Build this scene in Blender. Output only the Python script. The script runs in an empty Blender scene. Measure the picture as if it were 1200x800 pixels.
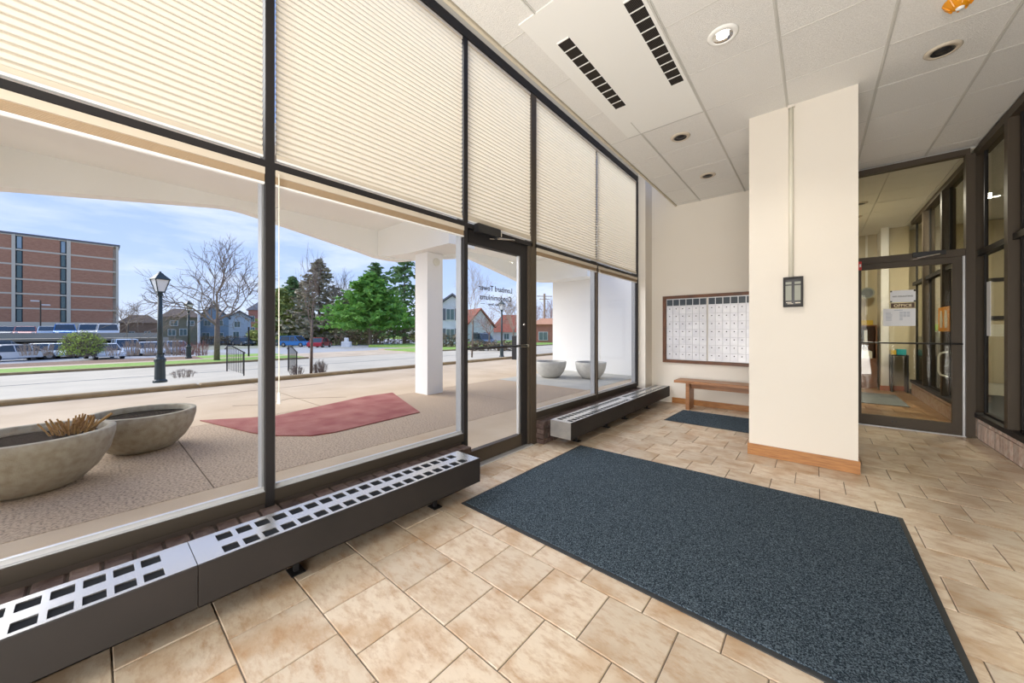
import bpy, bmesh, math, random
from mathutils import Vector, Matrix
R = random.Random(7)
C = bpy.context.scene.collection
sc = bpy.context.scene
# ------------------------------------------------------------ camera
YAW = math.atan(355/417.)
CAMZ = 1.325
cd = bpy.data.cameras.new('camera'); cam = bpy.data.objects.new('camera', cd); C.objects.link(cam)
cam.location = (0, 0, CAMZ); cam.rotation_euler = (math.pi/2, 0, YAW)
cd.sensor_width = 36; cd.lens = 417/1200*36; cd.shift_y = -13/1200; cd.clip_start = .05; cd.clip_end = 600
sc.camera = cam
# ------------------------------------------------------------ view
sc.view_settings.view_transform = 'Standard'; sc.view_settings.look = 'None'
sc.view_settings.exposure = 0.15; sc.view_settings.gamma = 1.0
sc.cycles.max_bounces = 10; sc.cycles.diffuse_bounces = 5; sc.cycles.transparent_max_bounces = 16
# ------------------------------------------------------------ sky
W = bpy.data.worlds.new('sky'); sc.world = W; W.use_nodes = True
nt = W.node_tree; N = nt.nodes; L = nt.links; N.clear()
tc = N.new('ShaderNodeTexCoord'); sep = N.new('ShaderNodeSeparateXYZ'); L.new(tc.outputs['Generated'], sep.inputs[0])
rmp = N.new('ShaderNodeValToRGB'); L.new(sep.outputs['Z'], rmp.inputs[0])
e = rmp.color_ramp.elements
e[0].position = 0.0; e[0].color = (.66, .75, .93, 1); e[1].position = 1; e[1].color = (.16, .33, .78, 1)
q = e.new(.12); q.color = (.46, .60, .92, 1); q = e.new(.35); q.color = (.30, .45, .86, 1)
mp = N.new('ShaderNodeMapping'); mp.inputs['Scale'].default_value = (1, 1, 4.5); mp.inputs['Rotation'].default_value = (.15, 0, .5)
L.new(tc.outputs['Generated'], mp.inputs[0])
nz = N.new('ShaderNodeTexNoise'); nz.inputs['Scale'].default_value = 2.2; nz.inputs['Detail'].default_value = 7; nz.inputs['Roughness'].default_value = .6
L.new(mp.outputs[0], nz.inputs['Vector'])
cr = N.new('ShaderNodeValToRGB'); cr.color_ramp.elements[0].position = .50; cr.color_ramp.elements[1].position = .84
L.new(nz.outputs['Fac'], cr.inputs[0])
mx = N.new('ShaderNodeMixRGB'); L.new(cr.outputs[0], mx.inputs[0]); L.new(rmp.outputs[0], mx.inputs[1]); mx.inputs[2].default_value = (.9, .93, 1, 1)
bg = N.new('ShaderNodeBackground'); L.new(mx.outputs[0], bg.inputs[0]); bg.inputs[1].default_value = 1.2
wo = N.new('ShaderNodeOutputWorld'); L.new(bg.outputs[0], wo.inputs[0])
# ------------------------------------------------------------ sun
sd = bpy.data.lights.new('sun', 'SUN'); sd.energy = 4.8; sd.angle = 1.0; sd.color = (1, .97, .91)
so = bpy.data.objects.new('sun', sd); C.objects.link(so)
so.rotation_euler = Vector((.72, .50, -.60)).to_track_quat('-Z', 'Y').to_euler()
# ------------------------------------------------------------ area lights
def area(name, loc, direction, sx, sy, power, col=(1, 1, 1)):
    d = bpy.data.lights.new(name, 'AREA'); d.shape = 'RECTANGLE' if sx > .6 else 'ELLIPSE'; d.size = sx; d.size_y = sy; d.energy = power; d.color = col
    o = bpy.data.objects.new(name, d); C.objects.link(o); o.location = loc
    o.rotation_euler = Vector(direction).to_track_quat('-Z', 'Y').to_euler(); return o
area('lobby_rear_fill', (-.5, -3.7, 1.6), (0, 1, .30), 3.8, 2.8, 115, (1, .98, .95))  # unseen fill light added behind the camera to brighten the lobby
area('lobby_ceiling_fill', (.0, -1.4, .25), (0, .9, 1), 2.6, 1.8, 270, (1, .97, .92))  # added low fill aimed upward to brighten the ceiling, not a lobby lamp
area('office_ceiling_light', (.9, 9.6, 3.55), (0, 0, -1), .4, .4, 50, (1, .93, .80))
area('side_room_ceiling_light', (2.6, 8.8, 3.55), (0, 0, -1), .4, .4, 90, (1, .92, .76))

# ------------------------------------------------------------ materials
def mat(name, col, rough=.6, metal=0, col2=None, scale=6, detail=5, lo=.35, hi=.7, bump=0, bscale=None, rnd=0, trans=0, emit=0, stretch=None, spec=.5):
    m = bpy.data.materials.new(name); m.use_nodes = True; nt = m.node_tree; n = nt.nodes; l = nt.links
    b = n['Principled BSDF']; b.inputs['Roughness'].default_value = rough; b.inputs['Metallic'].default_value = metal
    b.inputs['Base Color'].default_value = (*col, 1); b.inputs['Specular IOR Level'].default_value = spec
    g = n.new('ShaderNodeNewGeometry'); vec = g.outputs['Position']
    oi = n.new('ShaderNodeObjectInfo')
    if rnd:
        va = n.new('ShaderNodeVectorMath'); va.operation = 'ADD'; vm = n.new('ShaderNodeVectorMath'); vm.operation = 'SCALE'
        cx = n.new('ShaderNodeCombineXYZ'); l.new(oi.outputs['Random'], cx.inputs[0]); l.new(oi.outputs['Random'], cx.inputs[1])
        l.new(cx.outputs[0], vm.inputs[0]); vm.inputs['Scale'].default_value = 37; l.new(vec, va.inputs[0]); l.new(vm.outputs[0], va.inputs[1]); vec = va.outputs[0]
    if stretch:
        mm = n.new('ShaderNodeMapping'); mm.inputs['Scale'].default_value = stretch; l.new(vec, mm.inputs[0]); vec = mm.outputs[0]
    cur = None
    if col2:
        t = n.new('ShaderNodeTexNoise'); t.inputs['Scale'].default_value = scale; t.inputs['Detail'].default_value = detail; l.new(vec, t.inputs['Vector'])
        r = n.new('ShaderNodeMapRange'); r.inputs['From Min'].default_value = lo; r.inputs['From Max'].default_value = hi; l.new(t.outputs['Fac'], r.inputs[0])
        x = n.new('ShaderNodeMixRGB'); l.new(r.outputs[0], x.inputs[0]); x.inputs[1].default_value = (*col, 1); x.inputs[2].default_value = (*col2, 1)
        cur = x.outputs[0]
    if rnd:
        h = n.new('ShaderNodeHueSaturation'); h.inputs['Color'].default_value = (*col, 1)
        if cur: l.new(cur, h.inputs['Color'])
        mr = n.new('ShaderNodeMapRange'); mr.inputs['To Min'].default_value = 1-rnd; mr.inputs['To Max'].default_value = 1+rnd*.6
        l.new(oi.outputs['Random'], mr.inputs[0]); l.new(mr.outputs[0], h.inputs['Value']); cur = h.outputs[0]
    if cur: l.new(cur, b.inputs['Base Color'])
    if bump:
        t2 = n.new('ShaderNodeTexNoise'); t2.inputs['Scale'].default_value = bscale or scale*6; t2.inputs['Detail'].default_value = 4; l.new(vec, t2.inputs['Vector'])
        bp = n.new('ShaderNodeBump'); bp.inputs['Strength'].default_value = bump; bp.inputs['Distance'].default_value = .01
        l.new(t2.outputs['Fac'], bp.inputs['Height']); l.new(bp.outputs[0], b.inputs['Normal'])
    if emit:
        b.inputs['Emission Color'].default_value = (*col, 1); b.inputs['Emission Strength'].default_value = emit
    if trans:
        tr = n.new('ShaderNodeBsdfTranslucent'); ms = n.new('ShaderNodeMixShader'); ms.inputs[0].default_value = trans
        tr.inputs[0].default_value = (*col, 1)
        l.new(b.outputs[0], ms.inputs[1]); l.new(tr.outputs[0], ms.inputs[2]); l.new(ms.outputs[0], n['Material Output'].inputs[0])
    return m
def glassmat(name, tint, refl=1.45):
    m = bpy.data.materials.new(name); m.use_nodes = True; nt = m.node_tree; n = nt.nodes; l = nt.links; n.remove(n['Principled BSDF'])
    t = n.new('ShaderNodeBsdfTransparent'); t.inputs[0].default_value = (*tint, 1)
    g = n.new('ShaderNodeBsdfGlossy'); g.inputs['Roughness'].default_value = 0.0
    lw = n.new('ShaderNodeLayerWeight'); lw.inputs[0].default_value = .5
    pw = n.new('ShaderNodeMath'); pw.operation = 'POWER'; pw.inputs[1].default_value = 5; l.new(lw.outputs['Facing'], pw.inputs[0])
    f = n.new('ShaderNodeMath'); f.operation = 'MULTIPLY_ADD'; f.inputs[1].default_value = .6*refl; f.inputs[2].default_value = .03*refl; l.new(pw.outputs[0], f.inputs[0])
    ms = n.new('ShaderNodeMixShader'); l.new(f.outputs[0], ms.inputs[0]); l.new(t.outputs[0], ms.inputs[1]); l.new(g.outputs[0], ms.inputs[2])
    l.new(ms.outputs[0], n['Material Output'].inputs[0]); return m
M = {}
M['wall'] = mat('painted_wall', (.77, .725, .655), .8, col2=(.745, .69, .61), scale=.7, bump=.05, bscale=90)
M['ceil'] = mat('ceiling_tile', (.86, .85, .82), .9, col2=(.78, .77, .74), scale=160, detail=2, lo=.45, hi=.6, rnd=.035, bump=.5, bscale=170)
M['panel'] = mat('ceiling_panel', (.88, .88, .85), .7)
M['tbar'] = mat('ceiling_grid', (.62, .61, .57), .6)
M['pocket'] = mat('pocket_paint', (.62, .56, .44), .8)
M['grout'] = mat('grout', (.20, .17, .14), .95)
M['tile'] = mat('stone_floor_tile', (.69, .585, .465), .32, col2=(.44, .265, .13), scale=4.2, detail=9, lo=.47, hi=.76, rnd=.14, bump=.12, bscale=40)
# second, finer veining for the floor tiles
nt = M['tile'].node_tree; n_ = nt.nodes; b_ = n_['Principled BSDF']; src = b_.inputs['Base Color'].links[0].from_socket
vecs = [x for x in n_ if x.type == 'TEX_NOISE'][0].inputs['Vector'].links[0].from_socket
mg_ = n_.new('ShaderNodeMapping'); mg_.inputs['Scale'].default_value = (7, 16, 7); mg_.inputs['Rotation'].default_value = (0, 0, .5); nt.links.new(vecs, mg_.inputs[0])
t_ = n_.new('ShaderNodeTexNoise'); t_.inputs['Scale'].default_value = 1.3; t_.inputs['Detail'].default_value = 12; t_.inputs['Roughness'].default_value = .7; nt.links.new(mg_.outputs[0], t_.inputs['Vector'])
r_ = n_.new('ShaderNodeMapRange'); r_.inputs['From Min'].default_value = .47; r_.inputs['From Max'].default_value = .74; r_.inputs['To Max'].default_value = .9; nt.links.new(t_.outputs['Fac'], r_.inputs[0])
x_ = n_.new('ShaderNodeMixRGB'); nt.links.new(r_.outputs[0], x_.inputs[0]); nt.links.new(src, x_.inputs[1]); x_.inputs[2].default_value = (.40, .215, .095, 1); nt.links.new(x_.outputs[0], b_.inputs['Base Color'])
M['rtile'] = mat('office_floor_tile', (.40, .25, .14), .3, col2=(.25, .13, .06), scale=3, rnd=.1)
M['frame'] = mat('dark_bronze_frame', (.022, .020, .021), .5, spec=.25)
M['frame2'] = mat('brown_frame', (.075, .058, .042), .5, spec=.3)
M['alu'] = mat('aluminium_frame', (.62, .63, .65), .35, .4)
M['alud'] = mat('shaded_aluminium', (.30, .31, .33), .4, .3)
M['sash'] = mat('sash_metal', (.050, .040, .031), .55, spec=.25)
M['glass'] = glassmat('window_glass', (.985, .985, .98), .35)
M['oglass'] = glassmat('office_glass', (.88, .88, .84), .8)
M['blind'] = mat('pleated_fabric', (.77, .70, .575), .9, trans=.45, spec=.1)
M['stack'] = mat('folded_fabric', (.52, .40, .27), .9, spec=.1)
M['rail'] = mat('blind_rail', (.60, .53, .43), .5)
M['white'] = mat('white_plastic', (.85, .85, .84), .4)
M['conv'] = mat('convector_cabinet', (.031, .027, .026), .55, 0, col2=(.024, .022, .021), scale=3, spec=.2)
M['convtop'] = mat('convector_grille_metal', (.72, .72, .72), .25, .75)
M['slot'] = mat('slot_dark', (.016, .018, .022), .9, spec=.1)
M['brick'] = mat('brown_brick', (.075, .043, .036), .8, col2=(.16, .115, .10), scale=14, rnd=.35, bump=.6, bscale=60)
M['pinkbrick'] = mat('pink_brick', (.60, .43, .36), .7, col2=(.76, .66, .60), scale=18, rnd=.25, bump=.4, bscale=70)
M['mortar'] = mat('mortar', (.66, .60, .55), .9)
M['darkmortar'] = mat('dark_mortar', (.10, .08, .07), .9)
M['oak'] = mat('oak_trim', (.44, .20, .060), .4, col2=(.26, .10, .03), scale=5, stretch=(1.5, 14, 14), lo=.4, hi=.75)
M['bench'] = mat('bench_wood', (.40, .19, .085), .38, col2=(.26, .11, .045), scale=4, stretch=(1.5, 14, 14))
M['walnut'] = mat('walnut_frame', (.16, .062, .025), .4, col2=(.09, .035, .015), scale=6)
M['mail'] = mat('brushed_aluminium', (.70, .70, .72), .38, .45, col2=(.60, .60, .64), scale=9, rnd=.05)
M['name'] = mat('name_strip', (.06, .075, .09), .15)
M['black'] = mat('black_plastic', (.016, .016, .018), .35)
M['grey'] = mat('grey_strip', (.30, .31, .26), .5)
M['carpet'] = mat('blue_black_carpet', (.014, .024, .036), .95, col2=(.17, .225, .28), scale=185, detail=3, lo=.42, hi=.68, bump=1, bscale=220, spec=.1)
M['rubber'] = mat('rubber_edge', (.028, .032, .037), .6)
M['chrome'] = mat('chrome', (.75, .75, .74), .15, 1)
M['lampon'] = mat('lit_lamp', (1, .96, .88), .3, emit=6)
M['orange'] = mat('orange_plastic', (.75, .30, .01), .4)
M['red'] = mat('red_plastic', (.60, .02, .015), .4)
# outside
M['aggr'] = mat('exposed_aggregate', (.53, .40, .275), .9, col2=(.25, .185, .13), scale=52, detail=4, lo=.46, hi=.64, bump=.6, bscale=60)
M['conc'] = mat('tan_concrete', (.60, .48, .34), .9, col2=(.50, .37, .24), scale=1.2, detail=7, bump=.15, bscale=80)
M['drive'] = mat('drive_concrete', (.60, .475, .335), .9, col2=(.49, .37, .25), scale=.9, detail=8, bump=.1, bscale=50)
M['slab'] = mat('grey_slab', (.50, .48, .42), .9, col2=(.42, .41, .37), scale=2, detail=6)
M['joint'] = mat('pavement_joint', (.17, .125, .085), .95)
M['redpave'] = mat('red_stamped_paving', (.27, .065, .055), .9, col2=(.38, .15, .12), scale=3, detail=8, bump=.4, bscale=60)
M['curb'] = mat('curb_stone', (.36, .255, .13), .9, col2=(.26, .18, .09), scale=5)
M['road'] = mat('road', (.60, .525, .405), .9, col2=(.52, .455, .35), scale=.8, detail=8)
M['crack'] = mat('tar_seal', (.22, .22, .22), .8)
M['grass'] = mat('spring_grass', (.20, .36, .05), .95, col2=(.33, .46, .10), scale=6, detail=6, bump=1, bscale=40)
M['mulch'] = mat('mulch', (.17, .09, .055), .95, col2=(.28, .17, .10), scale=9)
M['asph'] = mat('parking_asphalt', (.40, .40, .40), .9, col2=(.33, .33, .34), scale=1)
M['field'] = mat('far_ground', (.30, .30, .22), .95)
M['canopy'] = mat('white_concrete', (.88, .89, .87), .85, col2=(.85, .85, .82), scale=.8)
M['pier'] = mat('white_stucco', (.84, .83, .81), .85)
M['bowl'] = mat('bowl_concrete', (.42, .38, .29), .85, col2=(.31, .265, .19), scale=16, detail=7, lo=.4, hi=.72, bump=.4, bscale=120)
M['bowl2'] = mat('light_bowl_concrete', (.60, .58, .53), .85, col2=(.50, .48, .44), scale=9)
M['soil'] = mat('soil', (.02, .018, .016), 1, col2=(.07, .06, .048), scale=50, bump=1, bscale=60, spec=0)
M['stem'] = mat('dry_stem', (.46, .27, .09), .8, col2=(.26, .14, .05), scale=30)
M['lampiron'] = mat('green_black_iron', (.035, .05, .048), .45)
M['frost'] = mat('frosted_glass', (.80, .82, .80), .3)
M['bark'] = mat('bark', (.22, .165, .12), .9, col2=(.13, .10, .08), scale=10)
M['twig'] = mat('twig', (.20, .155, .125), .9)
M['paletwig'] = mat('pale_twig', (.38, .29, .21), .9)
M['redtwig'] = mat('reddish_twig', (.30, .13, .10), .9, col2=(.36, .22, .15), scale=3)
M['pine'] = mat('pine_green', (.21, .42, .07), .85, col2=(.08, .22, .04), scale=1.4, lo=.4, hi=.65, trans=.15)
M['spruce'] = mat('spruce_green', (.18, .30, .10), .85, col2=(.08, .16, .06), scale=1.2, trans=.1)
M['olive'] = mat('olive_conifer', (.43, .45, .13), .85, col2=(.20, .29, .08), scale=.8, trans=.1)
M['brownconifer'] = mat('brown_conifer', (.42, .35, .25), .85, col2=(.26, .26, .15), scale=1)
M['shrub'] = mat('shrub_green', (.42, .50, .10), .85, col2=(.22, .32, .06), scale=3, trans=.15)
M['hedge'] = mat('hedge_brown', (.24, .17, .11), .9, col2=(.16, .15, .08), scale=2)
M['fbrick'] = mat('facade_brick', (.52, .26, .16), .85, col2=(.40, .185, .11), scale=2.2, detail=8, stretch=(1, 1, 5))
M['fconc'] = mat('facade_concrete', (.66, .58, .46), .85)
M['fglass'] = mat('facade_window', (.10, .16, .16), .15)
M['fglassl'] = mat('facade_window_light', (.32, .42, .48), .15)
M['dark'] = mat('dark_opening', (.03, .045, .055), .8)
M['parap'] = mat('parapet_concrete', (.40, .36, .29), .85, col2=(.33, .30, .24), scale=1)
for nm, c in dict(silver=(.52, .55, .58), whitecar=(.74, .76, .78), bluecar=(.05, .22, .55), redcar=(.50, .03, .04), teal=(.08, .20, .22), greycar=(.22, .26, .30), darkcar=(.06, .08, .12), palecar=(.60, .68, .74), maroon=(.34, .08, .09)).items():
    M[nm] = mat('paint_'+nm, c, .25, .2)
M['cglass'] = mat('car_glass', (.05, .07, .09), .1)
M['tyre'] = mat('tyre', (.03, .03, .03), .8)
M['hub'] = mat('wheel_hub', (.4, .4, .42), .3, .6)
for nm, c in dict(sidegrey=(.74, .75, .76), sideblue=(.30, .40, .50), sideolive=(.24, .22, .15), sidebrown=(.30, .20, .14), sidewhite=(.75, .75, .73), roofgrey=(.17, .17, .19), roofbrown=(.17, .12, .09), roofred=(.42, .13, .08), rooforange=(.60, .30, .17), brickhouse=(.48, .20, .14), sidepale=(.52, .58, .63)).items():
    M[nm] = mat('house_'+nm, c, .85, col2=tuple(v*.85 for v in c), scale=2)
M['paper'] = mat('paper', (.82, .84, .88), .6)
M['ink'] = mat('ink', (.05, .05, .06), .7)
M['paleink'] = mat('pale_ink', (.45, .50, .58), .7)
M['gold'] = mat('gold_letter', (.80, .66, .40), .4)
M['brownsign'] = mat('brown_sign', (.07, .03, .015), .5)
M['obeige'] = mat('office_wall', (.56, .49, .34), .8, col2=(.50, .43, .29), scale=.6)
M['salmon'] = mat('salmon_tile', (.50, .17, .10), .6)
M['cab'] = mat('brown_cabinet', (.22, .085, .025), .45, col2=(.15, .055, .018), scale=4)
M['tealp'] = mat('teal_box', (.02, .35, .38), .5)
M['yellow'] = mat('yellow_box', (.62, .42, .04), .5)
M['bookblue'] = mat('blue_binder', (.05, .12, .30), .5)
M['lime'] = mat('lime_plastic', (.35, .70, .03), .5)
M['ogrey'] = mat('office_grey', (.13, .15, .165), .8, col2=(.20, .22, .23), scale=5)
M['dcarpet'] = mat('side_room_floor', (.06, .065, .07), .8)
M['cream'] = mat('cream_metal', (.74, .71, .60), .4)

# ------------------------------------------------------------ mesh helpers
class MB:
    def __init__(s): s.v = []; s.f = []; s.m = []
    def face(s, pts, mi=0):
        k = len(s.v); s.v += [tuple(p) for p in pts]; s.f.append(tuple(range(k, k+len(pts)))); s.m.append(mi)
    def box(s, x0, x1, y0, y1, z0, z1, mi=0):
        k = len(s.v)
        s.v += [(x0,y0,z0),(x1,y0,z0),(x1,y1,z0),(x0,y1,z0),(x0,y0,z1),(x1,y0,z1),(x1,y1,z1),(x0,y1,z1)]
        for f in ((0,3,2,1),(4,5,6,7),(0,1,5,4),(1,2,6,5),(2,3,7,6),(3,0,4,7)): s.f.append(tuple(k+i for i in f)); s.m.append(mi)
        return s
    def cbox(s, x0, x1, y0, y1, z0, z1, b=.004, mi=0):   # box with chamfered top edge
        k = len(s.v)
        for z, d in ((z0, 0), (z1-b, 0), (z1, b)):
            s.v += [(x0+d,y0+d,z),(x1-d,y0+d,z),(x1-d,y1-d,z),(x0+d,y1-d,z)]
        s.f.append((k+3,k+2,k+1,k)); s.m.append(mi)
        for r in (0, 4):
            for i in range(4): s.f.append((k+r+i, k+r+(i+1)%4, k+r+4+(i+1)%4, k+r+4+i)); s.m.append(mi)
        s.f.append((k+8,k+9,k+10,k+11)); s.m.append(mi); return s
    def prism(s, poly, a0, a1, axis='y', mi=0):   # poly in the two other axes
        def P(p, a): return {'x': (a, p[0], p[1]), 'y': (p[0], a, p[1]), 'z': (p[0], p[1], a)}[axis]
        k = len(s.v); n = len(poly)
        s.v += [P(p, a0) for p in poly] + [P(p, a1) for p in poly]
        s.f.append(tuple(k+i for i in range(n))); s.f.append(tuple(k+n+i for i in reversed(range(n)))); s.m += [mi, mi]
        for i in range(n): s.f.append((k+i, k+n+i, k+n+(i+1)%n, k+(i+1)%n)); s.m.append(mi)
        return s
    def tube(s, p0, p1, r0, r1=None, n=8, mi=0, cap=True):
        r1 = r0 if r1 is None else r1
        a = Vector(p0); b = Vector(p1); d = (b-a)
        if d.length < 1e-6: return s
        d.normalize(); u = d.orthogonal().normalized(); w = d.cross(u); k = len(s.v)
        for c, r in ((a, r0), (b, r1)):
            for i in range(n):
                t = 2*math.pi*i/n; s.v.append(tuple(c+u*(r*math.cos(t))+w*(r*math.sin(t))))
        for i in range(n): s.f.append((k+i, k+(i+1)%n, k+n+(i+1)%n, k+n+i)); s.m.append(mi)
        if cap: s.f.append(tuple(k+i for i in reversed(range(n)))); s.f.append(tuple(k+n+i for i in range(n))); s.m += [mi, mi]
        return s
    def lathe(s, prof, n=24, c=(0, 0, 0), mi=0):
        k = len(s.v)
        for r, z in prof:
            for i in range(n):
                t = 2*math.pi*i/n; s.v.append((c[0]+r*math.cos(t), c[1]+r*math.sin(t), c[2]+z))
        for j in range(len(prof)-1):
            for i in range(n): s.f.append((k+j*n+i, k+j*n+(i+1)%n, k+(j+1)*n+(i+1)%n, k+(j+1)*n+i)); s.m.append(mi)
        return s
def mesh(mb, name, mats, smooth=False):
    me = bpy.data.meshes.new(name); me.from_pydata(mb.v, [], mb.f)
    for m in (mats if isinstance(mats, (list, tuple)) else [mats]): me.materials.append(M[m])
    me.polygons.foreach_set('material_index', mb.m)
    bm = bmesh.new(); bm.from_mesh(me); bmesh.ops.recalc_face_normals(bm, faces=bm.faces); bm.to_mesh(me); bm.free()
    if smooth: me.polygons.foreach_set('use_smooth', [True]*len(me.polygons))
    me.update(); return me
def obj(name, mb, mats, parent=None, smooth=False, loc=None, kind=None, label=None):
    me = mb if isinstance(mb, bpy.types.Mesh) else mesh(mb, name, mats, smooth)
    o = bpy.data.objects.new(name, me); C.objects.link(o)
    if parent: o.parent = parent
    if loc: o.location = loc
    if kind: o['kind'] = kind
    if label: o['label'] = label
    return o
def tag(o, label, cat, group=None):
    o['label'] = label; o['category'] = cat
    if group: o['group'] = group
    return o
def thing(name, label, cat, loc=(0, 0, 0), rz=0, group=None):
    o = bpy.data.objects.new(name, None); C.objects.link(o); o.location = loc; o.rotation_euler = (0, 0, rz); return tag(o, label, cat, group)
def root(name, loc=(0, 0, 0)):
    o = bpy.data.objects.new(name, None); C.objects.link(o); o.location = loc; o['kind'] = 'structure'; return o
def struct(name, mb, mats): o = obj(name, mb, mats); o['kind'] = 'structure'; return o
def B(*a): return MB().box(*a)
def copy_tree(o, parent=None):
    c = o.copy(); C.objects.link(c); c.parent = parent
    for ch in list(o.children): copy_tree(ch, c)
    return c
_s, _c = math.sin(YAW), math.cos(YAW)
def at(px, d):            # a place seen at column px of the photograph, d metres ahead
    r = (px-600)/417.; return ((-_s+r*_c)*d, (_c+r*_s)*d)
def zz(py, d): return CAMZ-(py-387)/417.*d
def text(name, s, size, m, parent, matrix, depth=.001, align='CENTER'):
    cu = bpy.data.curves.new(name, 'FONT'); cu.body = s; cu.size = size; cu.extrude = depth; cu.align_x = align; cu.resolution_u = 3; cu.offset = size*.018
    t = bpy.data.objects.new(name+'_curve', cu); C.objects.link(t)
    dg = bpy.context.evaluated_depsgraph_get(); me = bpy.data.meshes.new_from_object(t.evaluated_get(dg))
    bpy.data.objects.remove(t); me.materials.clear(); me.materials.append(M[m])
    me.transform(matrix); o = obj(name, me, None, parent); return o

HC = 3.60        # ceiling
GX = -2.50       # inner face of the window frames
YB = 6.90        # back wall
YD = 7.03        # office partition
XR = 1.525       # right glazed partition
# ============================================================ FLOOR
fl = struct('floor', B(-2.6, XR+.1, -4.0, 7.12, -.12, -.006), 'grout')
X0, Y0, PT = -2.078, .371, .3242
g = .0025
tiles = MB(); cache = {}
for row in range(-13, 21):
    ya, yb = Y0+PT*row+g, Y0+PT*(row+1)-g
    if yb > YD: yb = YD-.002
    if ya > YD-.02: continue
    i = -4
    while True:
        ii = i + ((i+row+1) % 2)
        xa = X0+PT/2*ii+g; xb = xa+PT-2*g; i += 2
        if xa > XR-.01: break
        xa = max(xa, -2.49); xb = min(xb, XR-.006)
        if xb-xa < .02: continue
        cx, cy = (xa+xb)/2, (ya+yb)/2
        f = -_s*cx+_c*cy; inview = f > .5 and abs(_c*cx+_s*cy) < f*1.75
        if not inview or cy > YB and cx < .3:
            tiles.cbox(xa, xb, ya, yb, -.01, 0, .003); continue
        key = (round(xb-xa, 4), round(yb-ya, 4))
        if key not in cache: cache[key] = mesh(MB().cbox(-key[0]/2, key[0]/2, -key[1]/2, key[1]/2, -.01, 0, .003), 'floor_tile', 'tile')
        t = obj('floor_tile', cache[key], None, fl, loc=(cx, cy, R.uniform(-.0006, .0006)))
obj('far_floor_tiles', tiles, 'tile', fl, kind='stuff')
# ============================================================ CEILING
ce = struct('ceiling', B(-1.925, 6.0, -4.0, 13, HC+.10, HC+.18), 'tbar')
xs = [-1.92, -1.53, -.87, -.212, .44, 1.095, XR]; ys = [-3.80, -3.14, -2.48, -1.82, -1.16, -.50, .15, .81, 1.47, 2.13, 2.79, 3.45, 4.115, 4.775, 5.45, 6.13, 6.79, YD]
tc_ = {}
PX0, PX1, PY0, PY1 = -1.68, -.87, 2.05, 4.09
for a in range(len(xs)-1):
    for b in range(len(ys)-1):
        x0, x1, y0, y1 = xs[a]+.009, xs[a+1]-.009, ys[b]+.003, ys[b+1]-.003
        if a == 1 and PY0 < (y0+y1)/2 < PY1: continue
        if a == 1 and y0 < PY0 < y1: y1 = PY0-.004
        if a == 0 and PY0 < (y0+y1)/2 < PY1: x1 = PX0-.006
        if x0 > -.54 and x1 < .31 and y0 > 4.6 and y1 < 5.3: continue
        if y0 > YB and x1 < .3: continue
        y1 = min(y1, YB-.002) if x1 < .3 and y0 < YB else y1
        k = (round(x1-x0, 3), round(y1-y0, 3))
        if k not in tc_: tc_[k] = mesh(B(-k[0]/2, k[0]/2, -k[1]/2, k[1]/2, 0, .015), 'ceiling_tile', 'ceil')
        obj('ceiling_tile', tc_[k], None, ce, loc=((x0+x1)/2, (y0+y1)/2, HC+R.uniform(0, .003)))
x = .0
for xx in xs[1:-1]:
    seg = [(-3.9, YD-.005)]
    if xx == -1.53: seg = [(-3.9, PY0), (3.80, YB-.005)]
    if -.6 < xx < .3: seg = [(-3.9, 4.565), (5.31, YB-.005)]
    if xx == -.87: seg = [(-3.9, YB-.005)]
    for y0, y1 in seg:
        b = B(xx-.011, xx+.011, y0, y1, HC-.004, HC+.004); b.box(xx-.003, xx+.003, y0, y1, HC-.012, HC-.004); obj('grid_bar', b, 'tbar', ce)
for yy in ys[1:-1]:
    x1 = XR-.005 if yy < YB else XR-.005
    if PY0 < yy < PY1:
        obj('grid_bar', B(-.86, x1, yy-.003, yy+.003, HC-.001, HC+.004), 'tbar', ce); obj('grid_bar', B(-1.92, PX0, yy-.003, yy+.003, HC-.001, HC+.004), 'tbar', ce)
    elif 4.6 < yy < 5.3:
        obj('grid_bar', B(-1.92, -.545, yy-.003, yy+.003, HC-.001, HC+.004), 'tbar', ce); obj('grid_bar', B(.315, x1, yy-.003, yy+.003, HC-.001, HC+.004), 'tbar', ce)
    else:
        obj('grid_bar', B(-1.92, x1, yy-.003, yy+.003, HC-.001, HC+.004), 'tbar', ce)
obj('edge_trim', B(-1.945, -1.92, -4, YB, HC-.012, HC+.40), 'pocket', ce)
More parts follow.
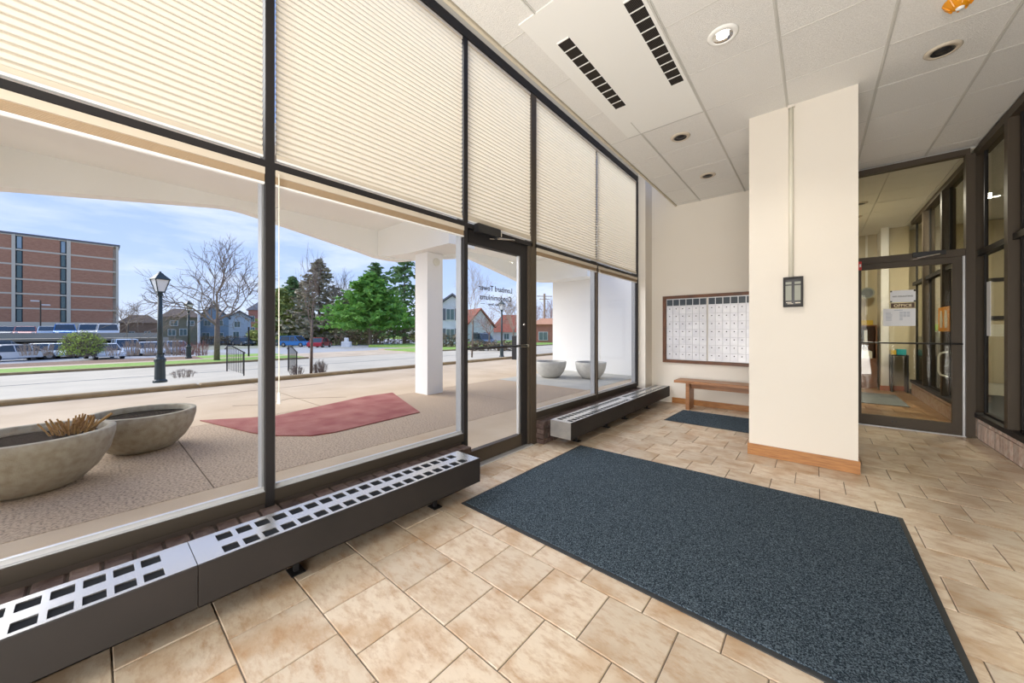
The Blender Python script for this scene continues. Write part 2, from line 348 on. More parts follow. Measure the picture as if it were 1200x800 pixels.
# the air handler cover with two slot diffusers
vp = thing('ventilation_panel', 'large flush white ceiling panel with two long slotted air vents', 'vent panel', (0, 0, HC-.006))
obj('cover', B(PX0, PX1-.012, PY0, PY1, 0, .012), 'panel', vp)
def diffuser(xa, xb):
    d = obj('slot_vent', B(xa, xb, 2.375, 3.475, -.003, .002), 'slot', vp)
    for k in range(11):
        y = 2.378+k*.1094; obj('divider', B(xa, xb, y-.004, y+.004, -.008, -.001), 'panel', d)
    v = MB()
    for k in range(12): v.box(xa+.006+k*.0083, xa+.0085+k*.0083, 2.38, 3.47, -.006, -.002)
    obj('louvres', v, 'frame2', d, kind='stuff')
diffuser(-1.555, -1.45); diffuser(-1.013, -.907)
def downlight(x, y, on, label, r=.095, z=HC, grp=None):
    t = thing('downlight', label, 'ceiling light', (x, y, z-.014), 0, grp)
    m = MB(); m.lathe([(r*.70, .014), (r*.74, .0), (r*1.0, .001), (r*1.12, .012), (r*1.12, .014)], 28); obj('trim_ring', m, 'rail' if not on else 'panel', t, True)
    m = MB(); m.lathe([(r*.70, -.001), (.001, -.001)], 24)
    obj('recess', MB().lathe([(r*.71, .002), (r*.55, .010), (.001, .012)], 24), 'black' if not on else 'chrome', t, True)
    m = MB(); m.lathe([(.001, -.002), (r*.25, -.0), (r*.42, .006), (r*.45, .010)], 20); obj('bulb', m, 'lampon' if on else 'black', t, True)
    if on:
        ld = bpy.data.lights.new('downlight_lamp', 'SPOT'); ld.energy = 40; ld.spot_size = 2.4; ld.spot_blend = .6; ld.shadow_soft_size = .06; ld.color = (1, .94, .84)
        lo = bpy.data.objects.new('downlight_lamp', ld); C.objects.link(lo); lo.location = (0, 0, -.05); lo.parent = t
downlight(-.541, 3.14, True, 'lit round recessed ceiling light beside the vented ceiling panel')
downlight(-1.205, 4.47, False, 'unlit black recessed ceiling light nearer the vent panel, above the window heater')
downlight(-1.20, 5.84, False, 'unlit black recessed ceiling light closest to the mailbox wall')
downlight(.79, 4.467, False, 'unlit black recessed ceiling light right of the square white pillar')
so_ = thing('ceiling_detector', 'orange plastic detector cover on the ceiling at the top edge of the view', 'detector', (.76, 3.86, HC-.002))
m = MB(); m.lathe([(.001, -.055), (.03, -.055), (.05, -.04), (.075, -.015), (.08, 0)], 20); obj('cover', m, 'orange', so_, True)
m = MB()
for k in range(8):
    a = k*math.pi/4; m.tube((.045*math.cos(a), .045*math.sin(a), -.052), (.078*math.cos(a), .078*math.sin(a), -.006), .006, n=6)
obj('rib', m, 'orange', so_)
obj('sensor', MB().lathe([(.001, -.068), (.018, -.066), (.022, -.052)], 14), 'white', so_, True)

# ============================================================ WALLS
wb = struct('wall_back', B(-2.62, .40, YB, YB+.16, 0, 4.5), 'wall')
wp = struct('wall_left', B(-2.62, -2.37, 6.56, YB-.001, 0, 4.5), 'wall')
pk = struct('trim_1', B(-2.62, -1.93, -4, YB-.001, 4.40, 4.5), 'pocket')
struct('trim_2', B(-2.62, -2.505, -4, 6.555, 4.165, 4.395), 'pocket')
struct('wall_rear', B(-2.6, 6.0, -4.2, -4.0, 0, 4.5), 'wall')
pr = struct('wall_pier', B(-.54, .305, 4.572, 5.30, 0, HC+.05), 'wall')
struct('baseboard_pier', MB().box(-.553, .318, 4.556, 4.5715, .001, .118).box(-.553, -.5405, 4.5715, 5.31, .001, .118).box(.3055, .318, 4.5715, 5.31, .001, .118), 'oak')
struct('baseboard_back', B(-2.0, .39, YB-.016, YB-.0005, .001, .098), 'oak')

# window bay geometry along the left side
MY = [-4.0, -2.475, -.893, .688, 2.268, 3.335, 4.925, 6.52]
def wbay(n, y0, y1, door=False):
    w = root('window_%d' % n)
    if not door:
        ya, yb = y0+.024, y1-.024
        s = MB(); s.box(-2.512, -2.502, ya, yb, .288, .358)
        obj('bottom_rail', s, 'sash', w)
        s = MB(); s.box(-2.60, -2.538, ya, yb, .300, .366); s.box(-2.538, -2.530, ya, yb, .30, .384); s.box(-2.530, -2.5125, ya, yb, .30, .362); obj('aluminium_sill', s, 'alu', w)
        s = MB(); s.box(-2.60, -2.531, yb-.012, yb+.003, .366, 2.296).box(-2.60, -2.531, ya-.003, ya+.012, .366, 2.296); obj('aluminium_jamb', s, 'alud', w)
        obj('pane', B(-2.526, -2.520, ya, yb, .380, 2.297), 'glass', w)
    else:
        ya, yb = y0+.024, y1-.03
    obj('transom', B(-2.60, -2.50, y0+.024, y1-.024, 2.298, 2.343), 'frame', w)
    obj('upper_pane', B(-2.586, -2.580, y0+.024, y1-.024, 2.343, 4.08), 'glass', w)
    obj('header', B(-2.60, -2.49, y0, y1, 4.08, 4.165), 'frame', w)
    return w
wins = [wbay(k+1, MY[k], MY[k+1], k == 4) for k in range(7)]
for k, y in enumerate(MY[1:]):
    par = wins[k]
    w2 = .024 if k != 4 else .024
    z0 = .30 if k not in (3, 4) else (.24 if k == 3 else .0)
    if k == 3: z0 = .0
    if k == 4: obj('mullion', B(-2.60, -2.50, y-.05, y+.045, 0.0, 4.08), 'frame2', par)
    elif k == 6: obj('mullion', B(-2.60, -2.50, y-.024, y+.038, z0, 4.08), 'frame', par)
    elif k == 5:
        obj('mullion', B(-2.60, -2.525, y-.024, y+.024, z0, 4.08), 'frame', par); obj('mullion', B(-2.525, -2.50, y-.024, y+.024, z0, 2.345), 'frame2', par)
    else:
        obj('mullion', B(-2.60, -2.50, y-w2, y+w2, z0 if z0 == 0 else .262, 4.08), 'frame', par)
# knee wall with brick ledge
def knee(name, y0, y1, endy=None):
    k = struct(name, MB().box(-2.60, -2.412, y0+.012, y1-.012, 0, .248).box(-2.60, -2.52, y0+.012, y1-.012, .248, .299), 'darkmortar')
    n = int((y1-y0)/.1); bmesh_ = mesh(MB().cbox(-.062, .055, -.0455, .0455, 0, .055, .006), 'brick', 'brick')
    n = round((y1-y0)/.1); p = (y1-y0)/n
    for i in range(n):
        obj('brick', bmesh_, None, k, loc=(-2.449+R.uniform(-.004, .004), y0+p*(i+.5), .206+R.uniform(-.002, .003)))
    bl = mesh(MB().box(-.012, .004, -.095, .095, -.026, .026), 'brick', 'brick'); st = MB()
    for r in range(4):
        z = .03+r*.058
        yy = y0+.1+(r % 2)*.1
        while yy+.1 < y1:
            if abs(yy-(endy if endy else -99)) < .5: obj('brick', bl, None, k, loc=(-2.402, yy, z))
            else: st.box(-2.413, -2.398, yy-.095, yy+.095, z-.026, z+.026)
            yy += .2
        if endy:
            obj('brick', mesh(B(-.08, .10, -.012, .012, -.026, .026) if r % 2 else B(-.08, .0, -.012, .012, -.026, .026), 'brick', 'brick'), None, k, loc=(-2.498 if r % 2 else -2.50, endy+(.004 if endy > 3 else -.004), z))
            if not r % 2: obj('brick', mesh(B(0, .095, -.012, .012, -.026, .026), 'brick', 'brick'), None, k, loc=(-2.492, endy+(.004 if endy > 3 else -.004), z))
    if st.f: obj('shadowed_bricks', st, 'brick', k, kind='stuff')
    return k
knee('wall_window_left', -4.0, 2.24, 2.236)
knee('wall_window_right', 3.385, 6.555, 3.385)

# blinds in the upper row
def pleat(x, y0, y1, z0, z1, pitch=.0375, depth=.017):
    m = MB(); n = round((z1-z0)/pitch); p = (z1-z0)/n; pts = []
    for i in range(n):
        for t in (0, .18, .5, .82):
            pts.append((x-depth+depth*(math.sin(math.pi*t)**.6 if t > 0 else 0), z0+p*(i+t)))
    pts.append((x-depth, z1))
    for a, b in zip(pts, pts[1:]):
        m.face([(a[0], y0, a[1]), (a[0], y1, a[1]), (b[0], y1, b[1]), (b[0], y0, b[1])])
    return m
blind_labels = ['', 'cream pleated blind left of the tall black mullion, above the left window',
 'cream pleated blind over the large window right of the tall black mullion', 'cream pleated blind directly above the glass entrance door',
 'cream pleated blind right of the entrance door, first of the two far ones', 'cream pleated blind last in the row, ending at the beige corner']
def blind(k, label):
    y0, y1 = MY[k]+.034, MY[k+1]-.034
    if k == 4: y0 += .0; y1 -= .02
    if k == 5: y0 += .02; y1 += .028
    if k == 6: y0 -= .022
    t = thing('pleated_blind', label, 'blind', (-2.512, (y0+y1)/2, 2.36), 0, 'lowered pleated blinds in the upper windows')
    h = (y1-y0)/2
    zb = .04 if k != 4 else .06
    obj('fabric', pleat(0, -h, h, zb, 1.69), 'blind', t, False)
    obj('bottom_rail', B(-.016, .004, -h, h, .003, zb), 'rail', t)
    obj('rail_lit_strip', B(-.016, .0065, -h, h, .001, .013), 'white', t)  # light on the rail's lower edge, painted in as a white strip
    obj('head_rail', B(-.02, .004, -h, h, 1.69, 1.717), 'rail', t)
    return t
for k, lb in ((1, 'cream pleated blind in the bay beyond the left edge'), (2, blind_labels[1]), (3, blind_labels[2]), (4, blind_labels[3]), (5, blind_labels[4]), (6, blind_labels[5])): blind(k, lb)
rl = {1: 'raised tan blind stack in the bay beyond the left edge', 2: 'raised tan blind stack atop the lower left window showing the parking garage', 3: 'raised tan blind stack atop the lower window with the white column outside', 5: 'raised tan blind stack atop the lower window just right of the door', 6: 'raised tan blind stack atop the last lower window beside the corner'}
for k, lb in rl.items():
    y0, y1 = MY[k]+.028, MY[k+1]-.028
    if k == 5: y0 += .02
    t = thing('raised_blind', lb, 'blind', (-2.512, (y0+y1)/2, 2.20), 0, 'raised blinds under the transom'); h = (y1-y0)/2
    obj('head_rail', B(-.010, .02, -h, h, .058, .0975), 'rail', t)
    m = pleat(.014, -h, h, .012, .058, .006, .010); m.box(-.008, .005, -h, h, .012, .058); obj('fabric_stack', m, 'stack', t)
    obj('bottom_rail', B(-.008, .015, -h, h, .0, .011), 'white', t)
for y, lb in ((.728, 'thin white blind cord hanging beside the tall black mullion'), (4.96, 'thin white blind cord between the two far windows'), (6.585, 'thin white blind cord at the beige corner')):
    t = thing('blind_cord', lb, 'cord', (-2.478 if y != 6.585 else -2.478, y if y != 6.585 else 6.545, 1.0))
    obj('cord', MB().tube((0, 0, -.05), (0, 0, 1.27), .003, n=5), 'cream', t); obj('tassel', MB().tube((0, 0, -.12), (0, 0, -.05), .011, .006, n=8), 'white', t)

# ------------------------------------------------------------ entrance door
d1 = root('door_1')
dy0, dy1 = 2.292, 3.285
obj('hinge_stile', B(-2.59, -2.545, dy0, dy0+.035, .02, 2.296), 'frame2', d1)
obj('lock_stile', B(-2.59, -2.530, 3.135, 3.240, .02, 2.296), 'frame', d1)
obj('door_jamb', B(-2.60, -2.505, 3.243, dy1, .0, 2.297), 'frame2', d1)
obj('glass_stop', B(-2.575, -2.548, 3.105, 3.134, .155, 2.165), 'alu', d1)
obj('bottom_rail', B(-2.59, -2.530, dy0+.035, 3.135, .02, .15), 'frame2', d1)
obj('top_rail', B(-2.59, -2.530, dy0+.035, 3.135, 2.165, 2.296), 'frame', d1)
obj('threshold', B(-2.62, -2.47, 2.27, 3.285, .0005, .014), 'alu', d1)
gl = obj('door_pane', B(-2.563, -2.557, dy0+.035, 3.135, .15, 2.165), 'glass', d1)
pb = obj('push_bar', MB().tube((-2.515, dy0+.02, 1.15), (-2.515, 3.23, 1.15), .013, n=10), 'black', d1, True)
m = MB()
m.tube((-2.53, 3.225, 1.15), (-2.50, 3.225, 1.15), .018, n=10).box(-2.523, -2.507, 3.10, 3.24, 1.135, 1.165); obj('bar_bracket', m, 'chrome', pb)
obj('lock_cylinder', MB().tube((-2.535, 3.185, 1.39), (-2.522, 3.185, 1.39), .018, n=14), 'chrome', d1, True)
# outer pull: dark box seen through the pane
cl = thing('door_closer', 'black closer box with a silver folding arm on the entrance door head', 'door closer', (-2.50, 2.36, 2.27))
obj('body', MB().cbox(-.002, .062, .015, .33, .0, .085, .008), 'black', cl)
obj('cover_plate', B(.0, .012, .33, .40, .03, .075), 'cream', cl)
a = MB().tube((.035, .29, -.006), (.05, .56, .02), .007, n=6).tube((.05, .56, .02), (.004, .22, -.02), .007, n=6); obj('arm', a, 'chrome', cl)
obj('pivot', MB().tube((.035, .29, -.02), (.035, .29, .004), .016, n=10), 'black', cl)
# lettering on the outside of the glass, reads backwards from inside
def lm(y, z): return Matrix.Translation((-2.566, y, z)) @ Matrix(((0, 0, -1, 0), (-1, 0, 0, 0), (0, 1, 0, 0), (0, 0, 0, 1)))
lw = thing('door_lettering', 'dark building name and address lettering on the door glass, seen reversed', 'lettering')
for s, z, sz in (('Lombard Tower', 1.735, .078), ('Condominiums', 1.64, .080), ('21 N. Main Street', 1.585, .034)):
    text('letters', s, sz, 'ink', lw, lm(2.76, z), .0008)
for ya in (2.93, 2.525): obj('dash', B(-2.567, -2.565, ya, ya+.06, 1.595, 1.599), 'ink', lw)
# ============================================================ CONVECTORS
def convector(label, ya, yb, n_joint, feet):
    t = thing('floor_convector', label, 'heater', (-2.175, (ya+yb)/2, 0)); c = (ya+yb)/2
    x0, x1, zt, zb = -.135, .135, .303, .118
    segs = [ya]+n_joint+[yb]
    for a, b in zip(segs, segs[1:]):
        m = MB(); e = .0015
        m.box(x1-.006, x1, a-c+e, b-c-e, zb, zt-.006); m.box(x0, x0+.006, a-c+e, b-c-e, zb, zt-.006); m.box(x0, x1, a-c+e, b-c-e, zb, zb+.004)
        m.prism([(x1, zt-.008), (x1-.002, zt-.002), (x1-.010, zt-.0015), (x1-.010, zt-.008)], a-c+e, b-c-e, 'y')
        obj('front_panel', m, 'conv', t)
        # perforated top
        rows = [(-.100, -.030), (.037, .105)]; m = MB()
        xsb = [x0, -.100, -.030, .037, .105, x1-.010]
        n = int((b-a-.11)/.0807); pt = .0807; st = a-c+(b-a-n*pt)/2+.01; z0, z1 = zt-.006, zt
        m.box(x0, -.100, a-c+e, b-c-e, z0, z1).box(-.030, .037, a-c+e, b-c-e, z0, z1).box(.105, x1-.010, a-c+e, b-c-e, z0, z1)
        for r0, r1 in rows:
            m.box(r0, r1, a-c+e, st, z0, z1).box(r0, r1, st+n*pt-.020, b-c-e, z0, z1)
            for k in range(1, n): m.box(r0, r1, st+k*pt-.020, st+k*pt, z0, z1)
        tp = obj('top_grille', m, 'convtop', t)
        obj('fin_bed', B(x0+.008, x1-.012, a-c+.01, b-c-.01, zt-.022, zt-.0072), 'slot', tp)
    for yy in (yb-c, ya-c-.003): obj('end_panel', B(x0, x1, yy, yy+.003, zb, zt), 'conv' if ya < 0 else 'convend', t)
    for fy in feet:
        f = obj('foot', MB().box(-.012, .012, fy-c-.012, fy-c+.012, .004, zb), 'black', t); obj('foot_plate', B(-.045, .045, fy-c-.035, fy-c+.035, .001, .006), 'black', f)
M['convend'] = mat('convector_end', (.26, .25, .24), .35, .4, col2=(.34, .32, .30), scale=9)
convector('long dark metal convector heater under the near windows, ending at the door', -1.5, 2.0, [.293], [-.3, .72, 1.66])
convector('dark metal convector heater under the far windows, between door and corner', 3.395, YB-.02, [5.20], [3.75, 4.55, 5.16, 6.1])

# ============================================================ MATS
t = thing('entrance_mat', 'large blue-black carpet mat with rubber edging before the entrance door', 'mat')
Q = [(-2.06, 1.82), (.468, 1.775), (.47, 3.684), (-2.055, 3.63)]
def inset(Q, d):
    cx = sum(p[0] for p in Q)/4; cy = sum(p[1] for p in Q)/4
    return [(p[0]+(d if p[0] < cx else -d), p[1]+(d if p[1] < cy else -d)) for p in Q]
obj('rubber_border', MB().prism(Q, .001, .006, 'z'), 'rubber', t); obj('carpet', MB().prism(inset(Q, .028), .002, .013, 'z'), 'carpet', t)
t = thing('bench_mat', 'narrow dark ribbed mat lying in front of the wooden bench', 'mat')
Q = [(-1.70, 5.46), (-.10, 5.46), (-.10, 6.37), (-1.67, 6.36)]
obj('rubber_border', MB().prism(Q, .001, .005, 'z'), 'rubber', t); obj('carpet', MB().prism(inset(Q, .02), .002, .009, 'z'), 'carpet', t)

# ============================================================ BENCH
t = thing('wooden_bench', 'low brown wooden bench standing below the mailboxes', 'bench', (-.95, 6.58, 0))
obj('seat', MB().cbox(-.88, .88, -.18, .19, .44, .483, .006), 'bench', t)
for x in (-.70, .62): obj('leg', B(x, x+.055, -.155, .15, .001, .44), 'bench', t)
obj('stretcher', B(-.645, .62, -.02, .02, .345, .44), 'bench', t)
# ============================================================ MAILBOXES
mbk = thing('mailbox_bank', 'wall of small aluminium mailbox doors in a dark wood frame', 'mailboxes', (0, YB, 0))
fx0, fx1, fz0, fz1 = -2.16, -.08, .735, 1.955
m = MB().box(fx0, fx1, -.035, -.002, fz0, fz0+.055).box(fx0, fx1, -.035, -.002, fz1-.055, fz1).box(fx0, fx0+.058, -.035, -.002, fz0+.055, fz1-.055).box(fx1-.058, fx1, -.035, -.002, fz0+.055, fz1-.055)
obj('wood_frame', m, 'walnut', mbk)
cw = .1105; rh = .1375
dm = MB().cbox(-cw/2+.0012, cw/2-.0012, -rh/2+.0012, rh/2-.0012, 0, .006, .002); dm.v = [(a, -c, b) for a, b, c in dm.v]
dm.tube((0, -.006, .025), (0, -.011, .025), .009, n=10, mi=1)
dmesh = mesh(dm, 'mailbox_door', ['mail', 'slot'])
for pi_, px0 in enumerate((-2.095, -1.408, -.745)):
    n = 6 if pi_ < 2 else 5
    p = obj('mailbox_panel', B(px0, px0+n*cw+.004, -.014, -.003, .792, 1.90), 'alu', mbk)
    for c_ in range(n):
        for r_ in range(7):
            obj('mailbox_door', dmesh, None, p, loc=(px0+.002+cw*(c_+.5), -.014, .808+rh*(r_+.5)-.01))
        obj('name_window', B(px0+.002+cw*c_+.006, px0+.002+cw*(c_+1)-.006, -.018, -.014, 1.775, 1.885), 'name', p)
# ============================================================ PIER DEVICE AND CONDUIT
t = thing('intercom_directory', 'small black framed entry directory box mounted on the square white pillar', 'directory', (-.167, 4.571, 1.56))
x0, x1 = -.079, .079
m = MB().box(x0, x1, -.03, -.001, 0, .3); obj('case', m, 'black', t)
m = MB().box(x0, x1, -.042, -.030, 0, .022).box(x0, x1, -.042, -.030, .278, .3).box(x0, x0+.018, -.042, -.030, .022, .278).box(x1-.018, x1, -.042, -.030, .022, .278); obj('bezel', m, 'frame', t)
for xx in (-.036, .036):
    obj('name_column', B(xx-.024, xx+.024, -.034, -.030, .065, .215), 'grey', t); obj('name_header', B(xx-.024, xx+.024, -.034, -.030, .228, .252), 'grey', t)
obj('label_strip', MB().box(-.055, -.012, -.034, -.030, .042, .050).box(-.045, .0, -.034, -.030, .030, .036).box(.018, .058, -.034, -.030, .036, .046), 'rail', t)
t = thing('wall_conduit', 'cream vertical cable conduit running down the white pillar to the directory', 'conduit', (-.183, 4.571, 1.862))
obj('channel', MB().tube((0, -.022, 0), (0, -.022, HC-1.90), .020, n=12), 'cream', t, True); obj('collar', MB().box(-.028, .028, -.03, -.001, HC-1.895, HC-1.866), 'wall', t)

# ============================================================ OFFICE PARTITION AND DOOR (far right)
w = root('window_8')
obj('header', B(.40, 1.46, YD-.03, YD+.07, 3.50, 3.572), 'frame2', w)
obj('door_head', B(.47, 1.425, YD-.01, YD+.07, 2.255, 2.345), 'frame2', w)
obj('post', B(1.425, 1.50, YD-.03, YD+.07, .0, 3.50), 'frame2', w)
obj('post', B(.40, .47, YD-.03, YD+.07, .0, 3.50), 'frame2', w)
obj('transom_pane', B(.47, 1.425, YD+.02, YD+.026, 2.345, 3.50), 'oglass', w)
obj('door_stop', B(1.405, 1.424, YD+.0, YD+.05, .0, 2.254), 'alu', w)
d2 = root('door_2')
obj('stile', B(1.322, 1.402, YD+.002, YD+.05, .012, 2.252), 'frame2', d2); obj('stile', B(.472, .50, YD+.002, YD+.05, .012, 2.252), 'frame2', d2)
obj('bottom_rail', B(.50, 1.322, YD+.002, YD+.05, .012, .150), 'frame2', d2); obj('top_rail', B(.50, 1.322, YD+.002, YD+.05, 2.175, 2.252), 'frame2', d2)
obj('threshold', B(.40, 1.46, YD-.03, YD+.07, .0005, .011), 'alu', d2)
dp = obj('door_pane', B(.50, 1.322, YD+.024, YD+.030, .150, 2.175), 'oglass', d2)
obj('push_bar', MB().tube((.49, YD-.03, 1.155), (1.40, YD-.03, 1.155), .011, n=8), 'black', d2)
h = MB(); pts = [(1.285, .735), (1.24, .75), (1.225, .80), (1.225, .98), (1.24, 1.03), (1.285, 1.045)]
for a, b in zip(pts, pts[1:]): h.tube((a[0], YD+.09, a[1]), (b[0], YD+.09, b[1]), .011, n=8)
h.tube((1.285, YD+.09, .735), (1.285, YD+.031, .735), .011, n=8).tube((1.285, YD+.09, 1.045), (1.285, YD+.031, 1.045), .011, n=8)
obj('pull_handle', h, 'cream', d2)
obj('lock_screws', MB().tube((.80, YD, .09), (.80, YD-.004, .09), .01, n=8).tube((.835, YD, .09), (.835, YD-.004, .09), .01, n=8), 'black', d2)
t = thing('office_door_closer', 'black door closer with arm above the office door', 'door closer', (.98, YD-.012, 2.26))
obj('body', B(0, .28, -.05, .001, .03, .085), 'black', t); obj('arm', MB().tube((.04, -.03, .02), (.22, -.12, .028), .007, n=6).tube((.22, -.12, .028), (.0, -.0, -.0), .006, n=6), 'chrome', t)
t = thing('fire_alarm', 'small red fire alarm on the office door post beside the pillar', 'alarm', (.43, YD-.031, 2.17)); obj('case', MB().cbox(-.02, .068, -.045, .0, 0, .12, .006), 'red', t); obj('lens', B(.045, .062, -.05, -.045, .04, .08), 'white', t)
# signs on the office door
def tm(x, z, y=YD+.0205): return Matrix.Translation((x, y, z)) @ Matrix(((1, 0, 0, 0), (0, 0, -1, 0), (0, 1, 0, 0), (0, 0, 0, 1)))
def sign(label, x0, x1, z0, z1, m, rows, tm_='ink', corners=False, name='door_sign'):
    t = thing(name, label, 'sign'); obj('board', B(x0, x1, YD+.018, YD+.0235, z0, z1), m, t)
    for s, xx, z, sz, mm in rows: text('lettering', s, sz, mm, t, tm(xx, z, YD+.0175), .0004)
    if corners:
        for cx in (x0, x1-.018):
            for cz in (z0, z1-.02): obj('corner_tape', B(cx, cx+.018, YD+.0165, YD+.018, cz, cz+.02), 'black', t)
sign('white no-soliciting card with black corners on the office door glass', .782, 1.015, 1.705, 1.865, 'paper', [('NO SOLICITING', .898, 1.775, .026, 'ink')], corners=True)
sign('small dark OFFICE plate with gold letters on the office door glass', .79, 1.005, 1.630, 1.692, 'brownsign', [('OFFICE', .898, 1.642, .052, 'gold')])
t = thing('office_hours_sheet', 'white printed sheet taped below the OFFICE plate on the door', 'notice'); obj('sheet', B(.715, 1.015, YD+.018, YD+.0235, 1.385, 1.618), 'paper', t)
m = MB()
for k in range(8): m.box(.74, .74+R.uniform(.05, .075), YD+.0165, YD+.0178, 1.565-k*.015, 1.570-k*.015)
for k in range(8):
    for q_ in range(3 if k < 5 else 1): m.box(.87+q_*.033, .87+q_*.033+.028, YD+.0165, YD+.0178, 1.568-k*.015, 1.575-k*.015)
m.box(.82, .90, YD+.0165, YD+.0178, 1.595, 1.602); obj('print_lines', m, 'paleink', t)
t = thing('wall_clock', 'round grey clock seen through the office door beside the white card', 'clock', (.93, 11.75, 2.2))
obj('face', MB().tube((0, 0, 0), (0, -.03, 0), .13, n=24), 'grey', t); obj('rim', MB().tube((0, -.03, 0), (0, -.034, 0), .10, n=24), 'ogrey', t)

# right hand glazed partition
wr = struct('wall_right', B(XR+.008, XR+.10, -4.0, YD-.03, 0, .262), 'mortar')
wr2 = struct('wall_right_office', B(XR+.008, XR+.10, YD+.07, 11.0, 0, .262), 'mortar')
bs = mesh(B(-.010, .01, -.0325, .0325, -.095, .095), 'brick', 'pinkbrick'); bs2 = mesh(B(-.010, .01, -.0325, .0325, -.0255, .0255), 'brick', 'pinkbrick')
y = YD-.06; st = MB()
while y > -3.9:
    if y > 5.5: obj('brick', bs, None, wr, loc=(XR+.002, y, .100)); obj('brick', bs2, None, wr, loc=(XR+.002, y, .232))
    else: st.box(XR-.008, XR+.01, y-.0325, y+.0325, .005, .195); st.box(XR-.008, XR+.01, y-.0325, y+.0325, .2065, .2575)
    y -= .072
obj('bricks_out_of_view', st, 'pinkbrick', wr, kind='stuff')
y = YD+.12; st = MB()
while y < 10.95: st.box(XR-.008, XR+.01, y-.0325, y+.0325, .005, .195); st.box(XR-.008, XR+.01, y-.0325, y+.0325, .2065, .2575); y += .072
obj('small_bricks', st, 'pinkbrick', wr2, kind='stuff')
def rbay(n, y0, y1):
    w = root('window_%d' % n)
    obj('sill', B(XR-.035, XR+.10, y0, y1, .263, .315), 'frame', w); obj('transom', B(XR-.0, XR+.09, y0, y1, 2.24, 2.305), 'frame', w)
    obj('header', B(XR-.02, XR+.10, y0, y1, 3.49, 3.57), 'frame2', w); obj('mullion', B(XR-.03, XR+.11, y0-.045, y0+.045, .263, 3.49), 'frame2', w)
    obj('glazing_bead', MB().box(XR+.03, XR+.06, y0+.045, y0+.075, .315, 3.49).box(XR+.03, XR+.06, y1-.14, y1-.11, .315, 3.49).box(XR+.03, XR+.06, y0+.045, y1-.11, .315, .34), 'frame', w)
    obj('lower_pane', B(XR+.042, XR+.048, y0+.045, y1-.11, .34, 2.24), 'oglass', w); obj('upper_pane', B(XR+.042, XR+.048, y0+.045, y1-.11, 2.305, 3.49), 'oglass', w)
for n, (a, b) in enumerate(((6.08, YD+.06), (4.9, 6.08), (3.7, 4.9), (2.5, 3.7), (1.3, 2.5), (-4, 1.3))): rbay(9+n, a, b)
for n, (a, b) in enumerate(((7.24, 8.55), (8.55, 9.8), (9.8, 10.9))): rbay(15+n, a, b)
t = tag(obj('notice_sheet', B(XR+.034, XR+.0405, 6.79, 6.90, 1.26, 1.90), 'paper'), 'tall blank white sheet taped on the right glass wall beside the office door', 'notice')
# office and side room shell
ofl = struct('floor_office', B(.16, XR+.1, 7.12, 12.2, -.1, -.006), 'darkmortar'); rc = {}
for row in range(15):
    for i in range(5):
        xa = .17+i*.33+(.165 if row % 2 else 0)-.165; xb = xa+.326; xa = max(xa, .17); xb = min(xb, XR)
        if xb-xa < .03: continue
        k = round(xb-xa, 3)
        if k not in rc: rc[k] = mesh(MB().cbox(-k/2, k/2, -.162, .162, -.01, 0, .003), 'floor_tile', 'rtile')
        obj('floor_tile', rc[k], None, ofl, loc=((xa+xb)/2, 7.285+row*.33, 0))
struct('floor_side_room', B(XR+.101, 6, -4, 12.2, -.1, 0), 'dcarpet')
struct('wall_office_left', B(.0, .16, YB+.161, 12.2, 0, HC), 'obeige')
struct('wall_office_end', B(.0, 6, 12.0, 12.2, 0, HC), 'obeige')
struct('wall_side_room', B(5.8, 6.0, -4, 12.0, 0, HC), 'obeige')
struct('wall_office_column', MB().box(1.12, 1.24, 11.35, 12, .1, HC), 'pier'); struct('baseboard_column', B(1.10, 1.26, 11.33, 11.349, 0, .1), 'salmon')
struct('wall_office_niche', MB().box(1.245, 1.56, 11.5, 12, .1, HC), 'obeige'); struct('baseboard_niche', B(1.262, 1.56, 11.48, 11.499, 0, .1), 'salmon')
struct('trim_3', MB().box(.62, .66, 11.96, 11.998, 0, HC).box(.92, .96, 11.96, 11.998, 1.7, HC), 'cream')
oc = MB()
for i in range(3):
    for j in range(8):
        xa = .17+i*.655; xb = min(xa+.645, XR); oc.box(xa, xb, YD+.08+j*.66, YD+.08+j*.66+.652, HC, HC+.015)
for i in range(7):
    for j in range(24): oc.box(XR+.11+i*.655, min(XR+.755+i*.655, 5.9), -3.9+j*.66, -3.25+j*.66, HC, HC+.015)
co = struct('ceiling_office', B(.16, 5.9, YD+.07, 12.1, HC+.016, HC+.03), 'tbar'); obj('ceiling_tiles', oc, 'ceil', co, kind='stuff')
downlight(.62, 8.9, False, 'unlit recessed light beyond the office door, nearer the door', .09); downlight(.62, 9.9, False, 'unlit recessed light beyond the office door, farther inside', .09)
downlight(2.34, 9.9, True, 'bright recessed light seen through the right glass wall', .10)
